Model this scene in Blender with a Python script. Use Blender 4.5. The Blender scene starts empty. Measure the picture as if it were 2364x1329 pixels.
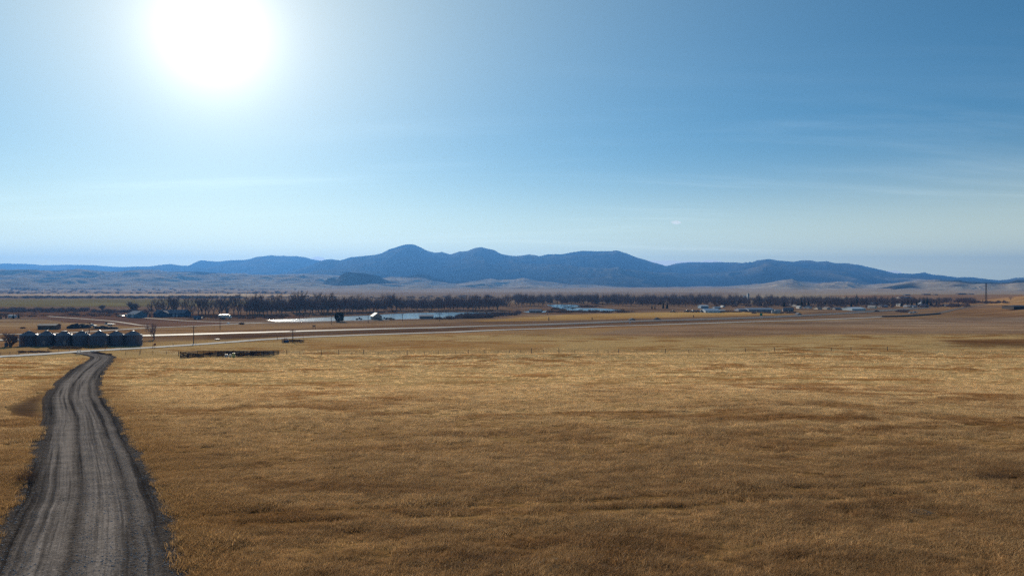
import bpy, bmesh, math, random
import numpy as np
from mathutils import Vector, Matrix, noise as mn

# ------------------------------------------------------------------ camera, sky, sun, exposure
sc = bpy.context.scene
COL = sc.collection
F = 1688.0            # focal length in source pixels
CX, HY = 1182.0, 655.0    # source column of the optical axis, row of the horizon
cam_d = bpy.data.cameras.new('camera'); cam = bpy.data.objects.new('camera', cam_d); COL.objects.link(cam)
cam.location = (0, 0, 0); cam.rotation_euler = (math.radians(90), 0, 0)
cam_d.sensor_width = 36; cam_d.lens = 36 * F / 2364
cam_d.shift_y = -(664.5 - HY) / 2364
cam_d.clip_start = 0.1; cam_d.clip_end = 200000
sc.camera = cam

SUN_AZ = math.atan((490 - CX) / F)          # from +Y towards +X
SUN_EL = math.atan((HY - 78) / math.hypot(F, 490 - CX))
SUN = Vector((math.sin(SUN_AZ) * math.cos(SUN_EL), math.cos(SUN_AZ) * math.cos(SUN_EL), math.sin(SUN_EL)))
sl = bpy.data.lights.new('sun', 'SUN'); so = bpy.data.objects.new('sun', sl); COL.objects.link(so)
sl.energy = 5.0; sl.angle = math.radians(0.53); sl.color = (1.0, 0.89, 0.72)
so.rotation_euler = SUN.to_track_quat('Z', 'Y').to_euler()

class NT:
    """tiny node-tree writer"""
    def __init__(s, tree): s.t = tree; s.n = tree.nodes; s.l = tree.links
    def add(s, typ, **kw):
        nd = s.n.new(typ)
        for k, v in kw.items(): setattr(nd, k, v)
        return nd
    def put(s, sock, v):
        if v is None: return
        if hasattr(v, 'is_output') or isinstance(v, bpy.types.NodeSocket): s.l.new(v, sock)
        else:
            if hasattr(sock, 'default_value') and hasattr(sock.default_value, '__len__') and not hasattr(v, '__len__'):
                v = [v] * len(sock.default_value)
            if hasattr(v, '__len__') and len(sock.default_value) == 4 and len(v) == 3: v = (*v, 1)
            sock.default_value = v
    def math(s, op, a, b=None, c=None, clamp=False):
        nd = s.add('ShaderNodeMath', operation=op); nd.use_clamp = clamp
        for i, v in enumerate((a, b, c)): s.put(nd.inputs[i], v)
        return nd.outputs[0]
    def vmath(s, op, a, b=None, out=0):
        nd = s.add('ShaderNodeVectorMath', operation=op)
        for i, v in enumerate((a, b)): s.put(nd.inputs[i], v)
        return nd.outputs[out]
    def ramp(s, fac, lo, hi, a=0.0, b=1.0, smooth=True):
        nd = s.add('ShaderNodeMapRange'); nd.interpolation_type = 'SMOOTHSTEP' if smooth else 'LINEAR'
        for i, v in enumerate((fac, lo, hi, a, b)): s.put(nd.inputs[i], v)
        return nd.outputs[0]
    def mix(s, fac, a, b, mode='MIX'):
        nd = s.add('ShaderNodeMix', data_type='RGBA', blend_type=mode); nd.clamp_factor = True
        s.put(nd.inputs[0], fac); s.put(nd.inputs[6], a); s.put(nd.inputs[7], b)
        return nd.outputs[2]
    def noise(s, vec, scale, detail=4, rough=0.55, dist=0.0, out=0):
        nd = s.add('ShaderNodeTexNoise'); s.put(nd.inputs['Vector'], vec)
        nd.inputs['Scale'].default_value = scale; nd.inputs['Detail'].default_value = detail
        nd.inputs['Roughness'].default_value = rough; nd.inputs['Distortion'].default_value = dist
        return nd.outputs[out]
    def map(s, vec, scale=(1, 1, 1), rot=(0, 0, 0), loc=(0, 0, 0)):
        nd = s.add('ShaderNodeMapping'); s.put(nd.inputs[0], vec)
        nd.inputs['Scale'].default_value = scale; nd.inputs['Rotation'].default_value = rot; nd.inputs['Location'].default_value = loc
        return nd.outputs[0]

world = bpy.data.worlds.new('World'); sc.world = world; world.use_nodes = True
w = NT(world.node_tree)
for nd in list(w.n): w.n.remove(nd)
sky = w.add('ShaderNodeTexSky', sky_type='NISHITA'); sky.sun_disc = False
sky.sun_elevation = SUN_EL; sky.sun_rotation = SUN_AZ
sky.altitude = 1200; sky.air_density = 1.0; sky.dust_density = 0.18; sky.ozone_density = 2.2
gd = w.add('ShaderNodeTexCoord').outputs['Generated']
dirn = w.vmath('NORMALIZE', gd)
sep = w.add('ShaderNodeSeparateXYZ'); w.put(sep.inputs[0], dirn)
el = sep.outputs[2]
cosg = w.vmath('DOT_PRODUCT', dirn, tuple(SUN), out=1)
ang = w.math('MULTIPLY', w.math('ARCCOSINE', w.math('MINIMUM', cosg, 0.99999)), 57.2958)      # degrees from the sun
# the clear sky of the place: the physical sky, tinted, plus the bright air round the sun
base = w.mix(1.0, sky.outputs[0], (0.23, 0.69, 0.88), 'MULTIPLY')
aur = w.math('EXPONENT', w.math('MULTIPLY', w.math('POWER', w.math('DIVIDE', ang, 3.0), 1.5), -1.0))
aur2 = w.math('EXPONENT', w.math('MULTIPLY', w.math('DIVIDE', ang, 10.0), -1.0))
def vs(col, f):
    nd = w.add('ShaderNodeVectorMath', operation='SCALE'); w.put(nd.inputs[0], col); w.put(nd.inputs[3], f); return nd.outputs[0]
A = vs((11.0, 10.4, 10.2), aur)
aur3 = w.math('EXPONENT', w.math('MULTIPLY', w.math('DIVIDE', ang, 18.0), -1.0))
hor = w.math('EXPONENT', w.math('MULTIPLY', w.math('POWER', w.math('DIVIDE', w.math('ABSOLUTE', el), 0.096), 2.0), -1.0))
WB = w.vmath('ADD', vs((7.0, 9.6, 7.6), aur3), vs((14.0, 12.6, 6.8), hor))
B = vs((6.4, 2.8, 2.4), aur2)
# thin high cirrus, drawn out nearly along the horizon
pl = w.math('ADD', w.math('MAXIMUM', el, 0.0), 0.09)
cuv = w.add('ShaderNodeCombineXYZ')
w.put(cuv.inputs[0], w.math('DIVIDE', sep.outputs[0], pl)); w.put(cuv.inputs[1], w.math('DIVIDE', sep.outputs[1], pl))
ci1 = w.noise(w.map(cuv.outputs[0], (0.35, 1.5, 1), (0, 0, math.radians(-14))), 0.9, 6, 0.6, 0.4)
ci2 = w.noise(w.map(cuv.outputs[0], (0.12, 0.30, 1), (0, 0, math.radians(-10)), (3, 1, 0)), 1.0, 3, 0.5)
cim = w.math('MULTIPLY', w.ramp(ci1, 0.46, 0.78), w.ramp(ci2, 0.42, 0.62))
cim = w.math('MULTIPLY', cim, w.ramp(el, 0.36, 0.12))
CI = vs((2.6, 2.6, 2.4), cim)
base = vs(base, w.math('SUBTRACT', 1.0, w.math('ADD', w.math('MULTIPLY', hor, 0.62), w.math('MULTIPLY', aur3, 0.52))))
tot = w.vmath('ADD', w.vmath('ADD', w.vmath('ADD', base, WB), A), w.vmath('ADD', B, CI))
# small cumulus heads low over the mountains: centre azimuth and elevation (tangents), half width and half height
dy_ = w.math('MAXIMUM', sep.outputs[1], 0.05); tu = w.math('DIVIDE', sep.outputs[0], dy_); tv = w.math('DIVIDE', sep.outputs[2], dy_)
tuv = w.add('ShaderNodeCombineXYZ'); w.put(tuv.inputs[0], tu); w.put(tuv.inputs[1], tv)
cn1 = w.noise(w.map(tuv.outputs[0], (1, 1.6, 1)), 260, 5, 0.6)
for (cx0, cy0, hw_, hh0) in ((733, 601, 20, 10), (1500, 609, 40, 9), (1545, 609, 62, 9), (1590, 608, 30, 7), (1640, 607, 34, 8), (2063, 630, 22, 7), (1561, 513.5, 13, 4.5)):
    a_ = w.math('DIVIDE', w.math('SUBTRACT', tu, (cx0 - CX) / F), hw_ / F); b_ = w.math('DIVIDE', w.math('SUBTRACT', tv, (HY - cy0) / F), hh0 / F)
    r2_ = w.math('ADD', w.math('MULTIPLY', a_, a_), w.math('MULTIPLY', b_, b_))
    mk = w.ramp(w.math('SUBTRACT', w.math('ADD', 0.25, w.math('MULTIPLY', cn1, 1.5)), r2_), 0.0, 0.45)
    tot = w.mix(w.math('MULTIPLY', mk, 0.9 if cy0 > 520 else 0.6), tot, (13.5, 13.2, 13.0))
bg = w.add('ShaderNodeBackground'); w.put(bg.inputs[0], tot); bg.inputs[1].default_value = 0.085
wo = w.add('ShaderNodeOutputWorld'); w.l.new(bg.outputs[0], wo.inputs[0])

sc.view_settings.view_transform = 'Standard'; sc.view_settings.look = 'None'
sc.view_settings.exposure = 0.0; sc.view_settings.gamma = 1.0
sc.render.engine = 'CYCLES'
cy = sc.cycles
cy.use_denoising = False; cy.use_adaptive_sampling = False; cy.sample_clamp_indirect = 4.0
cy.max_bounces = 5; cy.volume_bounces = 0; cy.transparent_max_bounces = 6; cy.diffuse_bounces = 2
cy.caustics_reflective = False; cy.caustics_refractive = False

# ------------------------------------------------------------------ numeric noise
def _hash(ix, iy, s):
    n = (ix.astype(np.int64) * 374761393 + iy.astype(np.int64) * 668265263 + s * 974634777) & 0x7fffffff
    n = ((n ^ (n >> 13)) * 1274126177) & 0x7fffffff
    n = n ^ (n >> 16)
    return (n & 0xffff) / 65535.0
def vnoise(x, y, s=0):
    x = np.asarray(x, float); y = np.asarray(y, float)
    ix = np.floor(x); iy = np.floor(y); fx = x - ix; fy = y - iy
    fx = fx * fx * fx * (fx * (fx * 6 - 15) + 10); fy = fy * fy * fy * (fy * (fy * 6 - 15) + 10)
    a = _hash(ix, iy, s); b = _hash(ix + 1, iy, s); c = _hash(ix, iy + 1, s); d = _hash(ix + 1, iy + 1, s)
    return (a * (1 - fx) + b * fx) * (1 - fy) + (c * (1 - fx) + d * fx) * fy
def fbm(x, y, o=4, s=0, g=0.5):
    t = 0; a = 1; n = 0
    for i in range(o):
        t = t + a * vnoise(x * 2 ** i + 17.3 * i, y * 2 ** i + 9.1 * i, s + i); n += a; a *= g
    return t / n * 2 - 1
def ridged(x, y, o=5, s=0, g=0.5):
    t = 0; a = 1; n = 0
    for i in range(o):
        t = t + a * (1 - np.abs(vnoise(x * 2 ** i + 5.3 * i, y * 2 ** i + 3.7 * i, s + i) * 2 - 1)); n += a; a *= g
    return t / n
def sstep(a, b, x):
    t = np.clip((x - a) / (b - a), 0, 1); return t * t * (3 - 2 * t)
def inpoly(px, py, poly):
    px = np.asarray(px, float); py = np.asarray(py, float); r = np.zeros(px.shape, bool); n = len(poly)
    for i in range(n):
        x0, y0 = poly[i]; x1, y1 = poly[(i + 1) % n]
        if y0 == y1: continue
        c = ((y0 > py) != (y1 > py)) & (px < (x1 - x0) * (py - y0) / (y1 - y0) + x0)
        r ^= c
    return r

# ------------------------------------------------------------------ the lie of the land
PROF = [(0, -7.2), (10, -7.7), (22, -8.7), (40, -10.0), (55, -11.2), (82, -12.8), (128, -15.6), (169, -17.4), (186, -18.0), (232, -19.5), (340, -22.0),
        (400, -23.7), (450, -24.9), (520, -25.0), (720, -25.0), (900, -25.1), (1500, -28.2), (3000, -31.0), (4000, -29), (5000, -30), (7000, -26), (9000, -16), (12000, 5), (40000, 60)]
_py = np.array([p[0] for p in PROF], float); _pz = np.array([p[1] for p in PROF], float)
_sl = np.diff(_pz) / np.diff(_py)
_m = np.concatenate([[_sl[0]], np.where(_sl[1:] * _sl[:-1] > 0, 2 * _sl[1:] * _sl[:-1] / (_sl[1:] + _sl[:-1] - 1e-12), 0), [_sl[-1]]])
def prof(y):
    y = np.clip(y, 0, 39999); i = np.clip(np.searchsorted(_py, y, 'right') - 1, 0, len(_py) - 2)
    h = _py[i + 1] - _py[i]; t = (y - _py[i]) / h
    return ((2 * t**3 - 3 * t**2 + 1) * _pz[i] + (t**3 - 2 * t**2 + t) * h * _m[i] + (-2 * t**3 + 3 * t**2) * _pz[i + 1] + (t**3 - t**2) * h * _m[i + 1])
WL = -25.22
RIVER = [[(612, 738.5), (660, 736.3), (700, 735), (765, 731.5), (850, 728), (900, 724.5), (960, 722), (1050, 720.5), (1150, 720.5), (1165, 723), (1100, 728), (1060, 731), (1030, 734), (1000, 735.5),
          (920, 737), (850, 738.5), (760, 741), (700, 742.5), (640, 743)],
         [(1262, 703.5), (1300, 702.5), (1330, 703.5), (1345, 707), (1320, 709.5), (1345, 711), (1375, 711), (1400, 712.5), (1440, 715.5), (1430, 718), (1370, 719), (1310, 716), (1290, 712), (1275, 708)],
         [(1205, 719.5), (1230, 717), (1262, 717.5), (1262, 720.5), (1225, 721.5)]]
def h0(X, Y):
    """height of the ground, camera = 0"""
    X = np.asarray(X, float); Y = np.asarray(Y, float)
    Ys = np.maximum(Y, 0.5); px = CX + F * X / Ys
    z = prof(Y)
    near = 1 - sstep(150, 420, Y)
    z = z + near * (0.30 * fbm(X / 38, Y / 38, 3, 3) + 0.10 * fbm(X / 6.5, Y / 6.5, 3, 7) + 0.045 * fbm(X / 1.6, Y / 1.6, 2, 9))
    mid = sstep(150, 420, Y) * (1 - sstep(440, 520, Y))
    z = z + mid * 0.25 * fbm(X / 60, Y / 50, 3, 13)
    yc = np.interp(px, [400, 1000, 1500, 1800, 2300, 2500], [174, 177, 182, 188, 199, 202])
    right = sstep(420, 620, px)
    z = z + right * (0.42 * np.exp(-((Y - yc) / 7) ** 2) - 0.45 * np.exp(-((Y - yc - 20) / 9) ** 2))
    y2 = np.interp(px, [900, 1100, 1500, 1800, 2364], [300, 298, 292, 286, 297]) + 8 * fbm(X / 90, Y * 0, 2, 77)
    z = z + sstep(950, 1250, px) * (0.7 * np.exp(-((Y - y2) / 12) ** 2) - 1.0 * np.exp(-((Y - y2 - 34) / 16) ** 2))
    # gully on the far right
    z = z - sstep(2080, 2300, px) * 1.3 * np.exp(-((Y - 236) / 13) ** 2)
    # bench and knolls behind the town, right
    bench = sstep(1700, 2030, px) * sstep(1050, 1450, Y) * (1 - sstep(1600, 2300, Y))
    z = z + bench * (5.2 + 1.3 * fbm(X / 260, Y / 200, 3, 21))
    k = np.exp(-(((px - 2440) / 150) ** 2)) * sstep(560, 860, Y) * (1 - sstep(1000, 1500, Y))
    z = z + k * 12.0
    k2 = np.exp(-(((px - 2420) / 95) ** 2)) * sstep(480, 600, Y) * (1 - sstep(640, 760, Y))
    z = z + k2 * 4.6
    # rolling prairie in the distance
    f2 = sstep(2600, 6000, Y)
    z = z + f2 * (20 * fbm(X / 1400, Y / 1100, 5, 31) + 16 * (ridged(X / 900, Y / 700, 5, 41) - 0.5)) * (0.5 + 0.9 * sstep(4000, 10000, Y)) * np.interp(px, [0, 900, 1400], [1.15, 0.9, 0.65])
    z = z + sstep(2900, 4200, Y) * 9 * (ridged(X / 330, Y / 420, 4, 47) - 0.45)
    z = z - sstep(16000, 22000, Y) * 150
    # river bed
    rpx, rpy = px, HY + 25.2 * F / Ys
    wet = np.zeros(X.shape, bool)
    if (Y > 400).any():
        for P in RIVER: wet |= inpoly(rpx, rpy, P) & (Y > 400) & (Y < 1200)
    z = np.where(wet, -26.0, z)
    return z
_Yq = np.concatenate([np.geomspace(4, 420, 2600), np.geomspace(421, 2500, 2600), np.geomspace(2505, 30000, 900)])
def at(px, py, lift=0.0):
    """the point of the ground seen at a source pixel"""
    X = (px - CX) / F * _Yq; zr = -(py - HY) / F * _Yq
    g = h0(X, _Yq); hit = np.nonzero(g >= zr)[0]
    i = hit[0] if len(hit) else len(_Yq) - 1
    y = _Yq[i]
    if i > 0:
        a = zr[i - 1] - g[i - 1]; b = zr[i] - g[i]
        if a > 0 > b: y = _Yq[i - 1] + (_Yq[i] - _Yq[i - 1]) * a / (a - b)
    x = (px - CX) / F * y
    return Vector((x, y, float(h0(np.array([x]), np.array([y]))[0]) + lift))
def gz(x, y): return float(h0(np.array([x]), np.array([y]))[0])

# ------------------------------------------------------------------ object helpers
def tag(o, label=None, cat=None, group=None, kind=None):
    if label: o['label'] = label
    if cat: o['category'] = cat
    if group: o['group'] = group
    if kind: o['kind'] = kind
    return o
def empty(name, loc, rz=0.0):
    o = bpy.data.objects.new(name, None); COL.objects.link(o); o.location = loc; o.rotation_euler = (0, 0, rz); return o
def mesh_np(name, verts, faces, mat=None, parent=None, smooth=False, link=True):
    me = bpy.data.meshes.new(name)
    verts = np.asarray(verts, np.float32); faces = np.asarray(faces, np.int32)
    k = faces.shape[1]
    me.vertices.add(len(verts)); me.vertices.foreach_set('co', verts.ravel())
    me.loops.add(faces.size); me.loops.foreach_set('vertex_index', faces.ravel())
    me.polygons.add(len(faces)); me.polygons.foreach_set('loop_start', np.arange(len(faces), dtype=np.int32) * k)
    me.update(calc_edges=True)
    if smooth: me.polygons.foreach_set('use_smooth', np.ones(len(faces), bool))
    if mat: me.materials.append(mat)
    o = bpy.data.objects.new(name, me)
    if link: COL.objects.link(o)
    if parent: o.parent = parent
    return o
class MB:
    """collects boxes, tubes and prisms and links them as one mesh"""
    def __init__(s): s.v = []; s.f = []
    def face(s, pts):
        n = len(s.v); s.v += [tuple(p) for p in pts]; s.f.append(list(range(n, n + len(pts))))
    def box(s, c, d, rz=0.0, taper=1.0):
        cx, cy_, cz = c; dx, dy, dz = d[0] / 2, d[1] / 2, d[2]
        n = len(s.v); cr, sr = math.cos(rz), math.sin(rz)
        for zz, t in ((0, 1), (dz, taper)):
            for sx, sy in ((-1, -1), (1, -1), (1, 1), (-1, 1)):
                x, y = sx * dx * t, sy * dy * t
                s.v.append((cx + x * cr - y * sr, cy_ + x * sr + y * cr, cz + zz))
        s.f += [[n + i for i in q] for q in ((3, 2, 1, 0), (4, 5, 6, 7), (0, 1, 5, 4), (1, 2, 6, 5), (2, 3, 7, 6), (3, 0, 4, 7))]
        return s
    def tube(s, a, b, r0, r1=None, k=6, caps=True):
        r1 = r0 if r1 is None else r1
        a = Vector(a); b = Vector(b); d = (b - a)
        if d.length < 1e-6: return s
        d.normalize(); u = d.orthogonal().normalized(); v = d.cross(u); n = len(s.v)
        for p, r in ((a, r0), (b, r1)):
            for i in range(k):
                t = 2 * math.pi * i / k; s.v.append(tuple(p + (u * math.cos(t) + v * math.sin(t)) * r))
        for i in range(k): s.f.append([n + i, n + (i + 1) % k, n + k + (i + 1) % k, n + k + i])
        if caps: s.f.append([n + i for i in range(k)][::-1]); s.f.append([n + k + i for i in range(k)])
        return s
    def lathe(s, prof_, k=24, c=(0, 0, 0)):
        n = len(s.v)
        for r, z in prof_:
            for i in range(k):
                t = 2 * math.pi * i / k; s.v.append((c[0] + r * math.cos(t), c[1] + r * math.sin(t), c[2] + z))
        for j in range(len(prof_) - 1):
            for i in range(k):
                a = n + j * k + i; b = n + j * k + (i + 1) % k
                s.f.append([a, b, b + k, a + k])
        return s
    def prism(s, pts, y0, y1):
        """profile in x,z extruded along y"""
        n = len(s.v); k = len(pts)
        for y in (y0, y1):
            for x, z in pts: s.v.append((x, y, z))
        s.f.append([n + i for i in range(k)]); s.f.append([n + k + i for i in range(k)][::-1])
        for i in range(k): s.f.append([n + i, n + k + i, n + k + (i + 1) % k, n + (i + 1) % k])
        return s
    def build(s, name, mat=None, parent=None, smooth=False, link=True, bevel=0.0):
        me = bpy.data.meshes.new(name); me.from_pydata(s.v, [], s.f); me.update()
        if smooth: me.polygons.foreach_set('use_smooth', np.ones(len(s.f), bool))
        bm = bmesh.new(); bm.from_mesh(me)
        if bevel: bmesh.ops.bevel(bm, geom=list(bm.edges), offset=bevel, segments=1, affect='EDGES')
        bmesh.ops.recalc_face_normals(bm, faces=bm.faces); bm.to_mesh(me); bm.free()
        if mat: me.materials.append(mat)
        o = bpy.data.objects.new(name, me)
        if link: COL.objects.link(o)
        if parent: o.parent = parent
        return o
def kids(o): return [c for c in COL.objects if c.parent is o]
_kc = {}
def dup(root, loc, rz=0.0, scale=1.0):
    if root.name not in _kc: _kc[root.name] = [(c, list(kids(c))) for c in kids(root)]
    r = root.copy(); COL.objects.link(r); r.location = loc; r.rotation_euler = (0, 0, rz)
    r.scale = scale if hasattr(scale, '__len__') else (scale,) * 3
    for c, sub in _kc[root.name]:
        d = c.copy(); COL.objects.link(d); d.parent = r
        for g in sub:
            e = g.copy(); COL.objects.link(e); e.parent = d
    return r

# ------------------------------------------------------------------ materials
def new_mat(name):
    m = bpy.data.materials.new(name); m.use_nodes = True
    t = NT(m.node_tree); bs = t.n['Principled BSDF']
    return m, t, bs
def simple(name, col, rough=0.7, metal=0.0, var=0.18, scale=1.5, bump=0.0, spec=0.3):
    m, t, bs = new_mat(name)
    tc = t.add('ShaderNodeTexCoord').outputs['Object']
    n = t.noise(tc, scale, 5, 0.6)
    c = t.mix(1.0, col, t.ramp(n, 0.2, 0.8, 1 - var, 1 + var, False), 'MULTIPLY')
    t.put(bs.inputs['Base Color'], c); bs.inputs['Roughness'].default_value = rough; bs.inputs['Metallic'].default_value = metal
    bs.inputs['Specular IOR Level'].default_value = spec
    if bump:
        b = t.add('ShaderNodeBump'); b.inputs['Distance'].default_value = bump; t.put(b.inputs['Height'], t.noise(tc, scale * 8, 4)); t.put(bs.inputs['Normal'], b.outputs[0])
    return m

# colour of the dry prairie grass, by place, with foreground shade painted in
gg = bpy.data.node_groups.new('prairie_colour', 'ShaderNodeTree')
gg.interface.new_socket('Color', in_out='OUTPUT', socket_type='NodeSocketColor')
gg.interface.new_socket('Fine', in_out='OUTPUT', socket_type='NodeSocketFloat')
g = NT(gg); go = g.add('NodeGroupOutput')
pos = g.add('ShaderNodeNewGeometry').outputs['Position']
p2 = g.vmath('MULTIPLY', pos, (1, 1, 0.0))
big = g.noise(g.map(p2, (0.5, 1, 1)), 0.034, 6, 0.62, 0.5)
med = g.noise(g.map(p2, (0.55, 1, 1), (0, 0, 0.2), (31, 7, 0)), 0.16, 6, 0.68, 0.4)
sml = g.noise(g.map(p2, (0.8, 1, 1), (0, 0, 0.1), (5, 77, 0)), 0.9, 5, 0.65)
sepg = g.add('ShaderNodeSeparateXYZ'); g.put(sepg.inputs[0], pos)
far_ = g.ramp(sepg.outputs[1], 24.0, 120.0)  # near tones rustier, also darker: shade of the backlit foreground put into the colour
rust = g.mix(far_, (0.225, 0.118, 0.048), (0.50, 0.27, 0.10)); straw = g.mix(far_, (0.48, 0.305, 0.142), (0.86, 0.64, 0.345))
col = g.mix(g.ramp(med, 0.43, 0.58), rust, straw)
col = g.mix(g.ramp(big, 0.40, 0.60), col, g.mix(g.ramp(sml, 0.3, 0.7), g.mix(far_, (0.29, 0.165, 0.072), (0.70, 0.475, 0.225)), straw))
col = g.mix(g.ramp(sml, 0.60, 0.80, 0.0, 0.65), col, (0.17, 0.10, 0.07))
dark = g.noise(g.map(p2, (0.45, 1, 1), (0, 0, -0.1), (90, 3, 0)), 0.33, 4, 0.6)
col = g.mix(g.ramp(dark, 0.62, 0.74, 0.0, 0.55), col, (0.11, 0.072, 0.055))
g.put(go.inputs[0], col); g.put(go.inputs[1], sml)

gm, t, bs = new_mat('ground_cover')
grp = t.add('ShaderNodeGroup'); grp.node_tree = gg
zone = t.add('ShaderNodeAttribute', attribute_name='zone'); nf = t.add('ShaderNodeAttribute', attribute_name='prairie')
pos = t.add('ShaderNodeNewGeometry').outputs['Position']
dist = t.vmath('LENGTH', pos, out=1)
st1 = t.noise(t.map(pos, (0.35, 1, 1)), 0.11, 6, 0.7)
st2 = t.noise(t.map(pos, (0.3, 1, 1), (0, 0, 0.08)), 0.012, 6, 0.65)
st3 = t.noise(t.map(pos, (0.22, 1, 1), (0, 0, -0.05)), 0.05, 5, 0.6, 0.5)
zc = t.mix(1.0, zone.outputs['Color'], t.ramp(st1, 0.25, 0.75, 0.6, 1.4, False), 'MULTIPLY')
zc = t.mix(1.0, zc, t.mix(t.ramp(st3, 0.4, 0.65), (0.80, 0.70, 0.62), (1.15, 1.17, 1.15)), 'MULTIPLY')
zc = t.mix(1.0, zc, t.ramp(st2, 0.25, 0.75, 0.8, 1.22, False), 'MULTIPLY')
fine = t.noise(pos, 9.0, 4, 0.7)
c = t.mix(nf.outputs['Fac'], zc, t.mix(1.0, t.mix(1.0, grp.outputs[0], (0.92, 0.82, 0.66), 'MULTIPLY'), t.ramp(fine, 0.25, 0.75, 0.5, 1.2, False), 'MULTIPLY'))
t.put(bs.inputs['Base Color'], c); bs.inputs['Roughness'].default_value = 1.0; bs.inputs['Specular IOR Level'].default_value = 0.0
bp = t.add('ShaderNodeBump'); bp.inputs['Strength'].default_value = 0.9; bp.inputs['Distance'].default_value = 0.25
hh = t.math('ADD', t.noise(t.map(pos, (0.7, 1, 1)), 1.7, 6, 0.7), t.math('MULTIPLY', st1, 2.0))
t.put(bp.inputs['Height'], hh); t.put(bs.inputs['Normal'], bp.outputs[0])
GROUND = gm

def srgb(r, g_, b):
    f = lambda c: (c / 255 / 12.92) if c / 255 <= 0.04045 else ((c / 255 + 0.055) / 1.055) ** 2.4
    return (f(r), f(g_), f(b))

# ------------------------------------------------------------------ fields and verges: outlines by place, colours as albedo
TURN = [(124, 893), (100, 903), (45, 925), (12, 938), (8, 950), (30, 962), (60, 968), (82, 985), (96, 1005), (100, 960), (108, 920)]
ZONES = [
    # poly, colour, softness noise
    ([(-400, 655), (2800, 655), (2800, 700), (-400, 700)], (0.37, 0.32, 0.25)),
    ([(-400, 674), (1700, 674), (1700, 700), (-400, 700)], (0.30, 0.235, 0.17)),
    ([(-400, 679.5), (330, 678), (560, 677.5), (830, 682), (560, 684.5), (300, 682.5), (-400, 682.5)], (0.62, 0.50, 0.34)),
    ([(-400, 684.5), (330, 685), (560, 687), (-400, 688)], (0.13, 0.10, 0.08)),
    ([(-400, 692), (120, 690.5), (360, 691), (700, 697), (700, 705), (350, 707), (-400, 709)], (0.235, 0.205, 0.088)),
    ([(-400, 709), (350, 707), (700, 705), (1300, 700), (2364, 700), (2364, 716), (1640, 718), (1200, 727), (900, 742), (-400, 742)], (0.235, 0.165, 0.12)),
    ([(-400, 712), (200, 713), (340, 722), (700, 728), (700, 735), (340, 732), (-400, 733)], (0.17, 0.10, 0.065)),
    ([(-400, 736), (120, 738), (330, 748), (330, 757), (150, 757), (-400, 770)], (0.38, 0.28, 0.175)),
    ([(60, 731), (330, 731.5), (430, 739), (620, 744.5), (350, 756), (150, 743)], (0.20, 0.125, 0.095)),
    ([(-400, 770), (150, 757), (330, 757.5), (620, 745), (1150, 733), (1200, 738), (900, 752), (600, 764), (330, 773), (-400, 792)], (0.33, 0.235, 0.15)),
    ([(430, 741), (620, 736), (1150, 728), (1200, 733), (900, 741), (700, 747), (560, 746)], (0.24, 0.17, 0.125)),
    ([(1080, 741), (1180, 734), (1300, 727), (1500, 721), (1640, 719), (1800, 722), (1830, 726), (1640, 731), (1400, 737), (1200, 743)], (0.52, 0.355, 0.145)),
    ([(1830, 726), (1640, 731), (1400, 737), (1100, 743), (700, 757), (330, 771), (-400, 790), (-400, 800), (330, 790), (700, 777), (1100, 763), (1500, 750), (1900, 738), (2120, 728), (2364, 722), (2364, 716), (1900, 717)], (0.235, 0.165, 0.115)),
    ([(460, 776), (600, 771), (900, 762), (1100, 758), (1100, 762), (900, 768), (700, 774), (600, 781), (500, 785)], (0.13, 0.095, 0.075)),
    ([(1440, 758), (1560, 752), (1800, 745), (2050, 735), (2364, 730), (2700, 728), (2700, 772), (2364, 771), (1900, 772), (1600, 779), (1350, 774)], (0.32, 0.245, 0.19)),
    ([(2040, 728), (2130, 720), (2364, 706), (2700, 700), (2700, 730), (2364, 731)], (0.30, 0.195, 0.11)),
    ([(2030, 700), (2120, 716), (2190, 716), (2270, 702), (2270, 690), (2100, 690)], (0.33, 0.215, 0.12)),
    ([(1900, 683), (1990, 681), (2364, 679.5), (2700, 677), (2700, 704), (2330, 702), (2150, 697), (2050, 690)], (0.31, 0.205, 0.14)),
    ([(2200, 700), (2364, 683), (2700, 670), (2700, 705), (2300, 704)], (0.42, 0.275, 0.145)),
    ([(700, 790), (1000, 786), (1300, 794), (1250, 812), (900, 812), (700, 806)], (0.40, 0.245, 0.11)),
    ([(2150, 784), (2364, 781), (2700, 780), (2700, 801), (2364, 801), (2230, 796)], (0.20, 0.12, 0.06)),
    ([(-400, 768), (330, 762), (330, 800), (190, 812), (-400, 832)], (0.29, 0.195, 0.115)),
    ([(-400, 800), (30, 803), (325, 799), (330, 802), (185, 810), (-400, 822)], (0.40, 0.28, 0.15)),
]
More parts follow.
